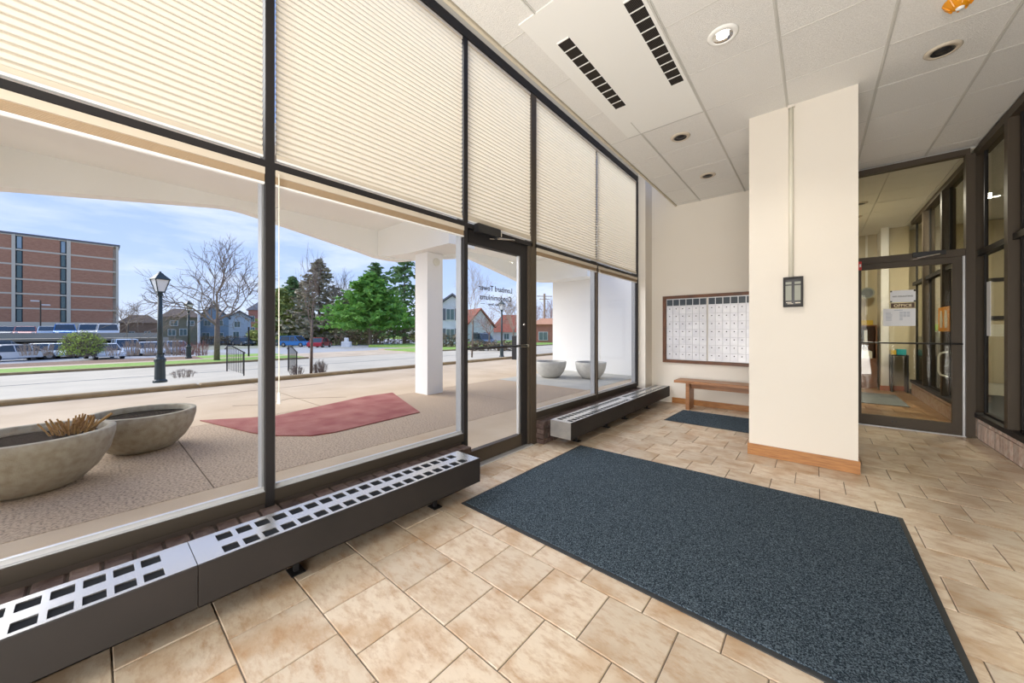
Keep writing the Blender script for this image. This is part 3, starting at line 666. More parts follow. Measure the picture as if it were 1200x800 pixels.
# side room fittings
t = thing('picture_frame', 'dark framed picture seen through the right glass wall', 'picture', (2.4, 11.99, 1.6)); obj('frame', MB().box(-.3, .55, -.03, 0, .72, .80).box(-.3, .55, -.03, 0, -.05, .02), 'frame', t); obj('print', B(-.29, .54, -.02, -.002, .02, .72), 'obeige', t)
t = thing('panel_door', 'beige panelled door at the end of the side room', 'door', (2.6, 11.94, 0)); obj('leaf', B(-.15, .75, 0, .05, 0, 1.45), 'cream', t); obj('panel', B(.0, .6, -.012, 0, .25, 1.2), 'obeige', t)
t = thing('copier', 'tall black office machine behind the inner glass', 'machine', (1.74, 10.4, 0)); obj('body', MB().cbox(-.10, .10, -.8, .9, .0, 1.15, .01), 'black', t); obj('top_plate', B(-.09, .09, -.75, .85, 1.15, 1.20), 'ogrey', t)
t = thing('document_tray', 'grey tray on top of the black office machine', 'tray', (1.74, 9.95, 1.201)); obj('tray', MB().cbox(-.09, .09, -.3, .3, 0, .09, .01), 'grey', t); obj('papers', B(-.07, .07, -.25, .25, .09, .11), 'paper', t)
t = thing('green_funnel', 'lime green funnel-shaped cup on the black machine', 'cup', (1.74, 10.42, 1.201)); obj('cone', MB().lathe([(.03, 0), (.02, .06), (.035, .12), (.10, .24), (.09, .24), (.02, .10)], 16), 'lime', t, True)
for dy, lb in ((0, 'cream bottle beside the green cup, nearer the door'), (.16, 'cream bottle beside the green cup, farther from the door')):
    t = thing('cream_bottle', lb, 'bottle', (1.72, 10.75+dy*1.6, 1.201), 0, 'cream bottles on the black machine'); obj('body', MB().lathe([(.001, 0), (.035, 0), (.035, .14), (.018, .17), (.018, .20), (.001, .20)], 12), 'cream', t, True)
t = thing('paper_sheet', 'pale blue-white stiff sheet standing behind the inner glass near the floor', 'sheet', (1.66, 9.32, 0)); obj('sheet', MB().prism([(-.012, 0), (.012, 0), (.022, .62), (-.002, .62)], -.16, .2, 'y'), 'paper', t)
t = thing('orange_poster', 'orange framed poster with two pale shapes on the inner glass', 'poster', (XR-.034, 8.36, 1.31)); obj('board', B(-.005, .003, -.30, .30, 0, .37), 'orange', t)
m = MB()
for cy in (-.13, .13): m.prism([(cy-.07, .06), (cy+.05, .05), (cy+.08, .20), (cy+.04, .32), (cy-.05, .31), (cy-.09, .18)], -.009, -.0055, 'x')
obj('pale_shape', m, 'cream', t)
t = thing('bookcase', 'brown wooden bookcase with cabinet base at the end of the office', 'bookcase', (.72, 11.75, 0))
m = MB().box(-.42, .36, .18, .2, 0, 1.45).box(-.42, -.40, -.18, .18, 0, 1.45).box(.34, .36, -.18, .18, 0, 1.45).box(-.40, .34, -.18, .18, 1.42, 1.45).box(-.40, .34, -.18, .18, 1.02, 1.05).box(-.40, .34, -.2, .18, 0.0, .68); obj('carcass', m, 'cab', t); obj('cabinet_door', B(-.38, .32, -.215, -.20, .08, .64), 'cab', t)
for k in range(7):
    x = .33+k*.09; c_ = ['bookblue', 'ogrey', 'bookblue', 'paper', 'bookblue', 'black', 'paper'][k]; hh = .28+.02*(k % 3)
    tag(obj('binder', B(x, x+.055, 11.60, 11.85, 1.051, 1.051+hh), c_), ['dark blue binder at the left end of the bookcase shelf', 'grey binder second from the left on the bookcase shelf', 'dark blue binder between grey and white binders', 'white binder in the middle of the bookcase shelf', 'dark blue binder just right of the white middle binder', 'black binder near the right end of the bookcase shelf', 'white binder at the right end of the bookcase shelf'][k], 'binder', 'binders on the bookcase shelf')
tag(obj('yellow_box', MB().cbox(.60, 1.02, 11.62, 11.88, 1.451, 1.56, .005), 'yellow'), 'long yellow box lying on top of the brown bookcase', 'box')
t = thing('desk_printer', 'cream desktop printer on the bookcase cabinet', 'printer', (.80, 11.68, .681)); obj('body', MB().cbox(-.2, .2, -.11, .16, 0, .17, .02), 'cream', t); obj('slot', B(-.15, .15, -.113, -.11, .05, .07), 'black', t)
t = thing('office_shelf', 'dark shelf unit carrying a teal box beside the white office column', 'shelf', (1.35, 11.30, 0)); obj('shelf_board', B(-.10, .16, -.15, .15, .78, .80), 'black', t); obj('leg', B(.13, .16, -.15, .15, 0, .78), 'black', t); obj('leg', B(-.10, -.07, -.15, .15, 0, .78), 'black', t)
tag(obj('teal_box', B(1.34, 1.48, 11.2, 11.4, .801, .92), 'tealp'), 'teal box on the dark office shelf', 'box'); tag(obj('small_yellow_box', B(1.26, 1.335, 11.2, 11.4, .801, .90), 'yellow'), 'small yellow box left of the teal box', 'box')
tag(obj('office_floor_reflection', MB().cbox(.55, 1.25, 9.1, 10.6, .0005, .012, .003), 'ogrey'), 'blue-grey light reflection on the office floor beyond the glass door, built as a flat sheet', 'mat')  # flat grey sheet put in for light reflected off the office floor

# ============================================================ OUTSIDE GROUND
gr = struct('floor_apron', B(-3.9, -2.605, -14, 10.6, -.20, -.02), 'conc')
ag = root('paving'); ag.name = 'floor_plaza'
for y0, y1 in ((-14, -8.3), (-8.29, -3.7), (-3.69, .66), (.67, 5.2), (5.21, 7.2)):
    obj('aggregate_slab', B(-6.62, -3.91, y0, y1, -.2, -.02), 'aggr', ag)
for y0, y1 in ((7.21, 10.6),): obj('grey_slab', B(-6.62, -3.91, y0, y1, -.2, -.018), 'slab', ag)
for y0, y1 in ((-24, -8.3), (-8.28, -2.9), (-2.88, 2.6), (2.62, 8.2), (8.22, 14), (14.02, 40)):
    obj('drive_slab', B(-10.95, -6.63, y0, y1, -.2, -.02), 'drive', ag)
obj('joint_bed', B(-10.9, -2.6, -14, 11, -.21, -.026), 'joint', ag)
m = MB(); m.prism([(-6.95, 1.02), (-5.62, 1.33), (-5.25, 1.47), (-4.86, 1.80), (-4.80, 2.05), (-4.92, 3.45), (-6.9, 4.15), (-6.95, 3.6), (-6.40, 1.8)], -.019, -.006, 'z')
tag(obj('red_paving_patch', m, 'redpave'), 'dull red paved wedge set in the forecourt between the bowls and the white column', 'paving')
for i, pts in enumerate((([(-7.9, 1.6), (-7.6, 2.0), (-7.9, 2.5), (-7.2, 3.3)]), ([(-9.1, 6.1), (-8.9, 7.0), (-9.3, 7.4)]), ([(-9.6, 1.2), (-9.5, 3.8)]))):
    m = MB()
    for a, b in zip(pts, pts[1:]): m.prism([(a[0]-.015, a[1]), (b[0]-.012, b[1]), (b[0]+.012, b[1]), (a[0]+.015, a[1])], -.0199, -.018, 'z')
    obj('crack', m, 'joint', ag)
cb = root('curb')
for k in range(16): obj('curb_stone', MB().cbox(-11.20, -10.955, -20+k*3.6+.012, -20+(k+1)*3.6-.012, -.6, .075, .03), 'curb', cb)
struct('planting_strip', B(-13.6, -11.205, -40, 60, -.8, -.28), 'mulch')
struct('floor_street', B(-24.9, -13.6, -60, 110, -.9, -.50), 'road')
m = MB()
for k in range(30):
    y = -10+k*2.2; x = -20.2+.08*math.sin(k*1.3); m.box(x, x+.06, y, y+2.2, -.5, -.493)
tag(obj('road_seams', m, 'crack'), 'dark tar seams along the pale concrete street', 'road seams')
struct('curb', B(-25.15, -24.9, -60, 9, -.9, -.40), 'curb'); struct('curb', B(-25.15, -24.9, 17.5, 110, -.9, -.40), 'curb')
struct('lawn', B(-28.0, -25.15, -60, 9, -.9, -.42), 'grass') ; struct('lawn', B(-30.4, -25.15, 17.5, 110, -.9, -.42), 'grass')
struct('path', B(-29.0, -28.0, -60, 9, -.9, -.42), 'drive'); struct('path', B(-31.6, -30.4, 17.5, 110, -.9, -.41), 'drive')
struct('path', B(-31.0, -24.9, 9, 17.5, -.9, -.49), 'drive')
struct('planting_bed', B(-32.5, -29.0, -60, 4.5, -.9, -.44), 'mulch'); struct('lawn', B(-32.5, -29.0, 4.5, 9, -.9, -.44), 'grass')
struct('lawn', B(-42, -31.6, 22, 110, -.9, -.46), 'grass')
struct('parking_lot', B(-62, -32.5, -70, 8, -2.0, -1.3), 'asph')
m = MB(); m.prism([(-62, -1.35), (-62, -1.30), (-32.5, -.50), (-31.0, -.50), (-31, -1.35)], 8.01, 22, 'y'); struct('parking_lot', m, 'asph')
struct('parking_lot', B(-120, -42.0, 22, 60, -2.0, -1.3), 'asph')
struct('far_ground', B(-420, -62, -300, 400, -2.2, -1.32), 'field'); struct('far_ground', B(-62, 60, 110, 400, -2.2, -.95), 'field'); struct('far_ground', B(-119, -42, 60, 110, -2.2, -.9), 'grass')
# ============================================================ CANOPY, COLUMN, PIER
can = root('ceiling_canopy')
obj('soffit', MB().box(-8.1, -5.2, -14, 16, 3.67, 3.95), 'canopy', can)
cols = [-13.9, -7.7, -1.5, 4.70, 10.05, 15.4]
def edge_z(y):
    d = min(abs(y-c) for c in cols); mid = 3.1 if y < 4.7 else 2.675; u = max(0, min(1, (d-.35)/(mid-.35)))
    z = 3.08+.44*u
    if u > .9: z -= .02*((u-.9)/.1)**2
    if d < .75: z = max(3.05, z-.03*(1-d/.75))
    return z
ysn = [-12+k*.0892 for k in range(310)]
m = MB()
for a, b in zip(ysn, ysn[1:]):
    if b > 15.6: break
    za, zb_ = edge_z(a), edge_z(b)
    m.face([(-7.85, a, za), (-7.85, b, zb_), (-7.85, b, 3.68), (-7.85, a, 3.68)]); m.face([(-8.10, a, za), (-8.10, b, zb_), (-8.10, b, 4.3), (-8.10, a, 4.3)])
    m.face([(-7.85, a, za), (-7.85, b, zb_), (-8.10, b, zb_), (-8.10, a, za)])
m.box(-8.10, -7.86, -12, 15.6, 3.95, 4.3)
obj('arched_edge_beam', m, 'canopy', can, False)
for c in cols[1:5]:
    m = MB().prism([(-7.849, 3.10), (-7.4, 3.02), (-6.6, 2.97), (-5.25, 2.97), (-5.25, 3.669), (-7.849, 3.669)], c-.36, c+.30, 'y'); obj('cross_beam', m, 'canopy', can)
t = thing('concrete_column', 'square white column in the forecourt carrying the canopy', 'column', (-6.36, 4.70, -.02)); obj('shaft', B(-.215, .215, -.20, .20, 0, 2.985), 'pier', t)
obj('vent_cap', MB().tube((.215, .03, 2.80), (.23, .03, 2.80), .085, n=18), 'cream', t)
wg = struct('wall_wing', B(-6.95, -2.7, 10.35, 16, -.1, 4.75), 'pier')
# ============================================================ PLANTERS
def bowl(name, loc, label, m_, r=.45, h=.42, grp=None):
    t = thing(name, label, 'planter', loc, 0, grp); k = r/.45; j = h/.42
    pr_ = [(.001, 0), (.20, 0), (.27, .03), (.355, .12), (.42, .24), (.448, .36), (.45, .415), (.445, .42), (.40, .42), (.392, .41), (.385, .36)]
    obj('bowl', MB().lathe([(a*k, b*j) for a, b in pr_], 48), m_, t, True)
    obj('soil', MB().lathe([(.392*k, .355*j), (.2*k, .375*j), (.001, .37*j)], 24), 'soil', t)
    return t
b1 = bowl('bowl_planter', (-5.07, -.36, -.02), 'large weathered concrete bowl planter holding dry brown stems', 'bowl', .50, .47)
bowl('bowl_planter', (-5.80, .36, -.02), 'weathered concrete bowl planter with bare soil, next to the one with stems', 'bowl', .455, .43)
bowl('bowl_planter', (-5.80, 8.52, -.018), 'pale round bowl planter before the white wall, left of the pair', 'bowl2', .455, .46)
bowl('bowl_planter', (-4.80, 9.05, -.018), 'pale round bowl planter before the white wall, right of the pair', 'bowl2', .43, .46)
t = thing('dry_plant', 'clump of cut dry golden stems in the nearest bowl planter', 'plant', (-5.12, -.13, .40)); m = MB()
for k in range(75):
    a = R.uniform(0, 6.28); r_ = R.uniform(0, .11); ln = R.uniform(.06, .15); tl = R.uniform(.0, .09)
    m.tube((r_*math.cos(a), r_*1.1*math.sin(a), -.02), ((r_+tl)*math.cos(a), (r_+tl)*math.sin(a), ln), .007, .006, n=5)
m.tube((.05, .08, 0), (.10, .24, .15), .012, .012, n=6)
obj('stems', m, 'stem', t, kind='stuff')

# ============================================================ STREET FURNITURE
def street_lamp(x, y, z, h, label):
    t = thing('street_lamp', label, 'street lamp', (x, y, z), .3); s = h/3.75
    obj('base', MB().lathe([(.001, 0), (.17, 0), (.17, .06), (.13, .10), (.12, .62), (.14, .65), (.14, .72), (.10, .77), (.08, .86), (.001, .86)], 12), 'lampiron', t)
    obj('post', MB().tube((0, 0, .7), (0, 0, h-.72), .066, .055, n=12), 'lampiron', t, True)
    obj('collar', MB().lathe([(.055, 0), (.09, .03), (.06, .07), (.06, .11)], 12, (0, 0, h-.75)), 'lampiron', t)
    z0 = h-.62; z1 = h-.26; a, b = .085, .165
    f = MB()
    for sx, sy in ((1, 1), (1, -1), (-1, -1), (-1, 1)): f.tube((a*sx, a*sy, z0), (b*sx, b*sy, z1), .014, n=5)
    f.box(-a-.01, a+.01, -a-.01, a+.01, z0-.03, z0).tube((-.09, 0, z0-.03), (0, 0, z0-.12), .012, n=5).tube((.09, 0, z0-.03), (0, 0, z0-.12), .012, n=5)
    obj('lantern_frame', f, 'lampiron', t)
    g_ = MB(); A = [(a, a), (-a, a), (-a, -a), (a, -a)]; k = len(g_.v)
    g_.v += [(p[0]*.96, p[1]*.96, z0) for p in A]+[(p[0]*b/a*.96, p[1]*b/a*.96, z1) for p in A]
    for i in range(4): g_.f.append((i, (i+1) % 4, 4+(i+1) % 4, 4+i)); g_.m.append(0)
    obj('lantern_glass', g_, 'frost', t)
    r_ = MB(); k = [(b+.025, z1), (b+.025, z1+.02), (.075, h-.10), (.05, h-.05), (.03, h-.04), (.02, h)]
    for (ra, za), (rb, zb_) in zip(k, k[1:]):
        for i in range(4):
            P = [(1, 1), (-1, 1), (-1, -1), (1, -1)]; p, q_ = P[i], P[(i+1) % 4]
            r_.face([(p[0]*ra, p[1]*ra, za), (q_[0]*ra, q_[1]*ra, za), (q_[0]*rb, q_[1]*rb, zb_), (p[0]*rb, p[1]*rb, zb_)])
    obj('lantern_roof', r_, 'lampiron', t)
x, y = at(187.5, 11.0); street_lamp(x, y, -.28, zz(318, 11)+.28, 'nearest dark green lantern street lamp, in front of the parking garage')
x, y = at(221, 22.5); street_lamp(x, y, -.42, zz(352, 22.5)+.42, 'lantern street lamp across the street beside the bare tree')
x, y = at(588, 24); street_lamp(x, y, -.45, zz(352, 24)+.45, 'lantern street lamp seen through the entrance door glass')
def railing(x, y, z, rz, label):
    t = thing('stair_railing', label, 'railing', (x, y, z), rz)
    m = MB().tube((0, 0, 0), (0, 0, .86), .022, n=6).tube((1.15, 0, -.3), (1.15, 0, .62), .022, n=6); obj('post', m, 'black', t)
    obj('handrail', MB().tube((-.12, 0, .78), (0, 0, .88), .022, n=6).tube((0, 0, .88), (.28, 0, .88), .022, n=6).tube((.28, 0, .88), (1.25, 0, .56), .022, n=6), 'black', t)
    b = MB()
    for k in range(1, 11): zt = .86 if k < 3 else .86-(k-2.5)*.03; b.tube((k*.108, 0, -.3*k/10+.08), (k*.108, 0, zt), .009, n=4)
    obj('balusters', b, 'black', t, kind='stuff')
x, y = at(266, 12.4); railing(x+.0, y, -.1, 2.5, 'black stair railing beyond the curb, left of the tall mullion')
x, y = at(338, 12.6); railing(x+.0, y, -.1, 2.6, 'black stair railing beyond the curb, right of the tall mullion')
x, y = at(607, 16.5); t = thing('litter_bin', 'tall dark brown litter bin by the curb, seen through the door', 'bin', (x, y, -.1)); obj('body', MB().cbox(-.20, .20, -.2, .2, 0, zz(393, 16.5)+.1, .03), 'frame', t); obj('panel', B(.2, .21, -.14, .14, .1, .95), 'brownsign', t)
def pole(px, d, py0, py1, r, m_, label, name='utility_pole', arm=None):
    x, y = at(px, d); z0 = zz(py0, d); t = thing(name, label, 'pole', (x, y, z0)); obj('shaft', MB().tube((0, 0, 0), (0, 0, zz(py1, d)-z0), r, n=8), m_, t)
    if arm: hz = zz(arm, d)-z0; obj('crossarm', MB().tube((-.8, -.9, hz), (.8, .9, hz), .06, n=5).tube((-.5, -.6, hz-.45), (.5, .6, hz-.45), .05, n=5), m_, t)
    return t
pole(233, 48, 408, 352, .14, 'sidewhite', 'pale utility pole between the houses across the street')
pole(638, 55, 396, 344, .17, 'paletwig', 'wooden utility pole with crossarms near the orange-roofed house', arm=347)
t = pole(291.5, 24, 421, 383, .05, 'frame', 'dark sign post on the grass strip, left of the tall mullion', 'sign_post')
t = pole(47.5, 48, 387+(CAMZ-.45)*417/48, 352, .07, 'frame2', 'twin-head parking light pole before the brick apartment block', 'parking_light'); obj('lamp_head', MB().box(-.3, .3, -.8, -.1, 4.75, 4.9).box(-.3, .3, .1, .8, 4.25, 4.4), 'sidewhite', t)
pole(90.5, 48, 400, 386, .12, 'yellow', 'short yellow post standing before the garage parapet', 'bollard')
x, y = at(406, 38); t = thing('utility_cabinet', 'small white electrical cabinet on the lawn near the red car', 'cabinet', (x, y, -.46), .7); obj('body', MB().cbox(-.45, .45, -.25, .25, 0, .6, .03), 'sidewhite', t); obj('hood', MB().cbox(-.17, .17, -.15, .15, .6, 1.0, .04), 'sidewhite', t)

# ------------------------------------------------------------ cars
def car_parts(color, suv=False):
    L_, Wd, H = (4.6, 1.85, 1.72) if suv else (4.6, 1.8, 1.42)
    sh = .92 if suv else .80
    body = [(-2.3, .32), (-2.28, .62), (-2.2, sh-.04), (-1.9, sh), (.95, sh), (1.9, sh-.10), (2.24, sh-.24), (2.3, .45), (2.25, .28), (-2.2, .26)]
    if suv: cab = [(-2.15, sh), (-1.95, H-.08), (-1.5, H), (.05, H), (.35, H-.06), (1.05, sh)]
    else: cab = [(-1.85, sh), (-1.05, H-.05), (-.6, H), (.15, H), (.4, H-.05), (1.15, sh)]
    hw = Wd/2
    m = MB(); n = len(body)
    m.prism(body, -hw, hw, 'y')
    c = MB(); k = 0; n = len(cab)
    c.v += [(p[0], -hw+.06+.14*((p[1]-sh)/(H-sh)), p[1]) for p in cab]+[(p[0], hw-.06-.14*((p[1]-sh)/(H-sh)), p[1]) for p in cab]
    for i in range(n):
        top = cab[i][1] > H-.1 and cab[(i+1) % n][1] > H-.1
        c.f.append((i, n+i, n+(i+1) % n, (i+1) % n)); c.m.append(1 if not top else 0)
    c.f.append(tuple(range(n))); c.f.append(tuple(n+i for i in reversed(range(n)))); c.m += [1, 1]
    p = MB()
    for s in (-1, 1):
        yy = lambda z: s*(hw-.05-.14*((z-sh)/(H-sh)))
        for xx in ((-.35), (.55 if not suv else .45)):
            p.tube((xx, yy(sh), sh), (xx-.1, yy(H-.03), H-.03), .035, n=4)
        p.tube((cab[-1][0], yy(sh), sh), (cab[-2][0], yy(H-.05), H-.05), .04, n=4); p.tube((cab[0][0], yy(sh), sh), (cab[1][0], yy(H-.08), H-.06), .05, n=4)
        p.tube((cab[1][0], yy(H-.05), H-.05), (cab[-2][0], yy(H-.05), H-.05), .04, n=4)
    return m, c, p, hw
_cars = {}
def car(px, d, py, rz, color, label, suv=False, grp=None, z=None):
    x, y = at(px, d); z = zz(py, d) if z is None else z
    t = thing('car', label, 'car', (x, y, z), rz, grp); m, c, p, hw = car_parts(color, suv)
    key = (color, suv)
    if key not in _cars:
        w_ = MB().tube((0, -.11, 0), (0, .11, 0), .34, n=16); w_.tube((0, -.115, 0), (0, .115, 0), .19, n=12, mi=1)
        _cars[key] = (mesh(m, 'car_body', color), mesh(c, 'cabin', [color, 'cglass']), mesh(p, 'pillars', color), mesh(w_, 'wheel', ['tyre', 'hub']), mesh(MB().box(2.26, 2.31, -.78, -.5, .55, .68).box(2.26, 2.31, .5, .78, .55, .68), 'headlight', 'white'))
    a = _cars[key]; obj('body', a[0], None, t); obj('cabin', a[1], None, t); obj('pillars', a[2], None, t); obj('headlights', a[4], None, t)
    for wx in (-1.42, 1.42):
        for wy in (-hw+.08, hw-.08): obj('wheel', a[3], None, t, loc=(wx, wy, .34))
PI = math.pi
car(337, 62, 406, .4, 'teal', 'dark teal pickup-like car left of the bright blue car', True, z=-1.3)
car(347, 56, 407, .6, 'bluecar', 'bright blue hatchback parked under the evergreens', True, z=-1.25)
car(375, 50, 408, 2.45, 'redcar', 'red sedan parked beside the blue hatchback', False, z=-1.1)
car(567, 50, 404, -.35, 'greycar', 'grey-blue car seen through the entrance door', True, z=-.78)
lotn = 'cars in the lower parking lot'
car(0, 33, 428, 2.0, 'greycar', 'dark grey car cut by the left edge of the view', True, lotn, -1.3)
car(22, 31, 418, 1.9, 'whitecar', 'white sedan in the lot left of the green shrub', False, lotn, -1.3)
car(50, 33.5, 418, .1, 'silver', 'silver sedan behind the white one, left of the green shrub', False, lotn, -1.3)
car(72, 34, 415, .1, 'palecar', 'pale blue sedan below the garage parapet', False, lotn, -1.3)
car(122, 33, 418, .2, 'whitecar', 'white car partly hidden by the right side of the green shrub', False, lotn, -1.3)
car(148, 37.5, 412, .1, 'palecar', 'pale tall car parked right of the green shrub', True, lotn, -1.3)
car(96, 36.5, 418, .2, 'silver', 'silver car directly behind the green shrub', False, lotn, -1.3)
car(174, 38, 415, .1, 'whitecar', 'white car behind the nearest lamp post', False, lotn, -1.3)
car(205, 41, 412, .1, 'silver', 'silver car behind the reddish shrubs', False, lotn, -1.3)
car(285, 62, 402, .2, 'darkcar', 'dark car far off beside the black fence', False, None, -1.3)
dk = 'cars on the upper garage deck'
for px, col, suv, lb in ((6, 'darkcar', False, 'dark car at the left end of the upper garage deck'), (30, 'maroon', False, 'maroon car on the upper garage deck'), (57, 'palecar', False, 'pale sedan left of the blue one on the deck'), (76, 'bluecar', True, 'blue and tall car in the middle of the deck'), (104, 'silver', True, 'silver tall car on the deck'), (125, 'whitecar', True, 'white tall car at the right end of the deck')):
    car(px, 46, 390, .05+PI*(px % 2), col, lb, suv, dk, .45)

# ------------------------------------------------------------ buildings
def brick_block():
    X = -112.; d = lambda px: X/(-_s+(px-600)/417.*_c)
    Yf = lambda px: (_c+(px-600)/417.*_s)*d(px)
    y1 = Yf(139); ztop = zz(289, d(139)); zb = zz(381, d(139)); fh = (ztop-zb-.4)/6
    t = thing('apartment_block', 'long seven-storey brick apartment block with concrete bands across the street', 'building')
    y0 = y1-36
    obj('core', B(X-16, X-.5, y0, y1, -1.3, ztop), 'fconc', t)
    obj('cornice', B(X-16.2, X+.15, y0-.2, y1+.2, ztop, ztop+.35), 'roofgrey', t)
    obj('base_beam', B(X-.5, X+.1, y0, y1, zb-1.0, zb+.35), 'fconc', t)
    for k in range(7): 
        z = zb+.35+k*fh; obj('floor_band', B(X-.5, X+.03, y0, y1, z-.14, z+.14), 'fconc', t)
    for pa, pb_ in ((Yf(136), y1), (Yf(78), Yf(83)), (Yf(13.5), Yf(18))): obj('pilaster', B(X-.5, X+.12, pa, pb_, -1.3, ztop), 'fconc', t)
    for k in range(6):
        z0, z1 = zb+.35+k*fh+.14, zb+.35+(k+1)*fh-.14
        wA0, wA1 = Yf(70.5), Yf(77.5); wB0, wB1 = Yf(18.5), Yf(26.5)
        for a, b in ((y0, Yf(13.5)), (wB1+.02, wA0-.02), (Yf(83), y1-.8)): obj('brick_panel', B(X-.5, X, a, b, z0, z1), 'fbrick', t)
        for a, b in ((wA0, wA1), (wB0, wB1)):
            w_ = obj('window', B(X-.5, X-.12, a, b, z0, z1), 'dark', t); obj('pane', B(X-.119, X-.08, a+.12, b-.12, z0+.15, z1-.1), 'fglassl' if k == 5 else 'fglass', w_)
    obj('ground_floor_opening', B(X-.49, X-.3, y0, y1, -1.3, zb-1.0), 'dark', t)
brick_block()
t = thing('parking_garage', 'two-level concrete parking garage with a long parapet before the brick block', 'garage')
obj('parapet', B(-60.3, -60, -40, 5.4, .50, 1.05), 'parap', t); obj('deck', B(-84, -60.3, -40, 5.4, .20, .45), 'parap', t); obj('lower_wall', B(-83, -82, -40, 5.4, -1.3, .2), 'dark', t)
for k in range(8): obj('pillar', B(-60.4, -60.0, -38+k*6.2, -37.5+k*6.2, -1.3, .5), 'parap', t)
def house(px0, px1, d, pyb, pye, pyr, wall, roof, label, rz=None, wins=(), gable=True, depth=6, name='house', cat='house', zb=-1.3, shut=False, wx=None, grp=None):
    xa, ya = at(px0, d); xb, yb = at(px1, d*(1 if rz is not None else ((1+((px0-600)/417.)**2)/(1+((px1-600)/417.)**2))**.5)); w_ = math.hypot(xb-xa, yb-ya); cx, cy = (xa+xb)/2, (ya+yb)/2
    t = thing(name, label, cat, (cx, cy, zb), math.atan2(yb-ya, xb-xa) if rz is None else YAW+rz, grp)
    he, hr = zz(pye, d)-zb, zz(pyr, d)-zb; h = w_/2
    obj('wall', B(-h, h, 0, depth, 0, he), wall, t)
    if gable:
        obj('gable', MB().prism([(-h, he), (h, he), (0, hr-.15)], .02, depth, 'y'), wall, t)
        m = MB(); o_ = .35
        for s in (-1, 1): m.prism([(s*(h+o_), he-.15), (s*(h+o_), he+.08), (0, hr+.18), (0, hr-.06)], -.4, depth+.4, 'y')
        obj('roof', m, roof, t)
    else:
        m = MB(); o_ = .5
        A = [(-h-o_, -o_, he), (h+o_, -o_, he), (h+o_, depth+o_, he), (-h-o_, depth+o_, he)]; r0, r1 = (-h*.45, depth/2, hr), (h*.45, depth/2, hr)
        m.face([A[0], A[1], r1, r0]); m.face([A[2], A[3], r0, r1]); m.face([A[1], A[2], r1]); m.face([A[3], A[0], r0]); m.face(A[::-1]); obj('roof', m, roof, t)
    for (u, v, ww, wh) in wins:
        x = -h+2*h*u; z = he*v
        f = obj('window', B(x-ww/2-.08, x+ww/2+.08, -.08, -.001, z-.08, z+wh+.08), 'sidewhite', t)
        obj('pane', MB().box(x-ww/2, x-.03, -.1, -.081, z, z+wh).box(x+.03, x+ww/2, -.1, -.081, z, z+wh), 'fglass', f)
        if shut:
            for s in (-1, 1): obj('shutter', B(x+s*(ww/2+.28)-.17, x+s*(ww/2+.28)+.17, -.06, -.002, z-.08, z+wh+.08), 'roofgrey', t)
    return t
house(515, 545, 44, 393, 357, 345, 'sidegrey', 'roofgrey', 'pale grey two-storey house with black shutters, right of the column', wins=((.42, .20, .9, 1.3), (.42, .66, .9, 1.3)), zb=-.9, shut=True)
house(140, 186, 84, 393, 378, 368, 'sidebrown', 'roofbrown', 'low brown-roofed house beyond the garage', wins=((.3, .3, .9, 1), (.7, .3, .9, 1)), gable=False)
house(190, 234, 62, 400, 371, 360, 'sideolive', 'roofbrown', 'olive brown house with hipped roof behind the lamp posts', wins=((.25, .35, .9, 1), (.55, .35, .9, 1.1), (.3, .7, .9, .8), (.75, .7, .9, .8)), gable=False)
house(232, 268, 68, 402, 372, 357, 'sideblue', 'roofgrey', 'slate blue gabled house behind the bare tree', wins=((.25, .2, 1, 1.1), (.7, .2, 1, 1.1), (.3, .7, .9, 1), (.7, .7, .9, 1)))
house(267, 294, 80, 400, 372, 364, 'sidepale', 'roofgrey', 'pale grey-blue house right of the slate blue house', wins=((.35, .2, 1, 1.2), (.4, .62, 1, 1.2)))
house(291, 333, 92, 404, 363, 352, 'brickhouse', 'roofgrey', 'red brick building behind the tall mullion', wins=((.1, .25, 1, 1.4), (.35, .25, 1, 1.4), (.1, .62, 1, 1.4), (.35, .62, 1, 1.4)), gable=False, name='brick_building', cat='building')
house(546, 580, 58, 402, 383, 362, 'sidewhite', 'roofred', 'white house with a steep red roof seen through the door', wins=((.3, .3, .9, 1), (.7, .3, .9, 1)), zb=-.8, rz=.5)
house(576, 620, 68, 402, 389, 368, 'sidewhite', 'roofred', 'long red-roofed white house behind the lamp in the door glass', wins=((.4, .3, .9, 1), (.75, .3, .9, 1)), zb=-.9, gable=False)
house(624, 660, 52, 396, 380, 372, 'brickhouse', 'rooforange', 'small brick house with orange roof right of the entrance door', wins=((.35, .25, 1.2, 1.1),), zb=-.8, gable=False)

# ------------------------------------------------------------ vegetation
def branch(m, p, d, ln, r, depth, spread=.7, up=.1, n=4, fork=3):
    q_ = p+d*ln*.5+Vector((R.uniform(-1, 1), R.uniform(-1, 1), R.uniform(-.5, .5)))*ln*.05
    e_ = q_+(d+Vector((R.uniform(-.2, .2), R.uniform(-.2, .2), up)))*ln*.5
    m.tube(p, q_, r, r*.82, n=n, cap=False); m.tube(q_, e_, r*.82, r*.62, n=n, cap=False)
    if depth == 0: return
    for k in range(fork):
        a = R.uniform(0, 6.28); u = d.orthogonal().normalized(); w_ = d.cross(u)
        nd = (d+(u*math.cos(a)+w_*math.sin(a))*R.uniform(spread*.6, spread*1.4)).normalized(); nd.z += up; nd.normalize()
        s = q_ if k == 0 else e_
        branch(m, s, nd, ln*R.uniform(.6, .9), r*.66, depth-1, spread, up, max(3, n-1), fork)
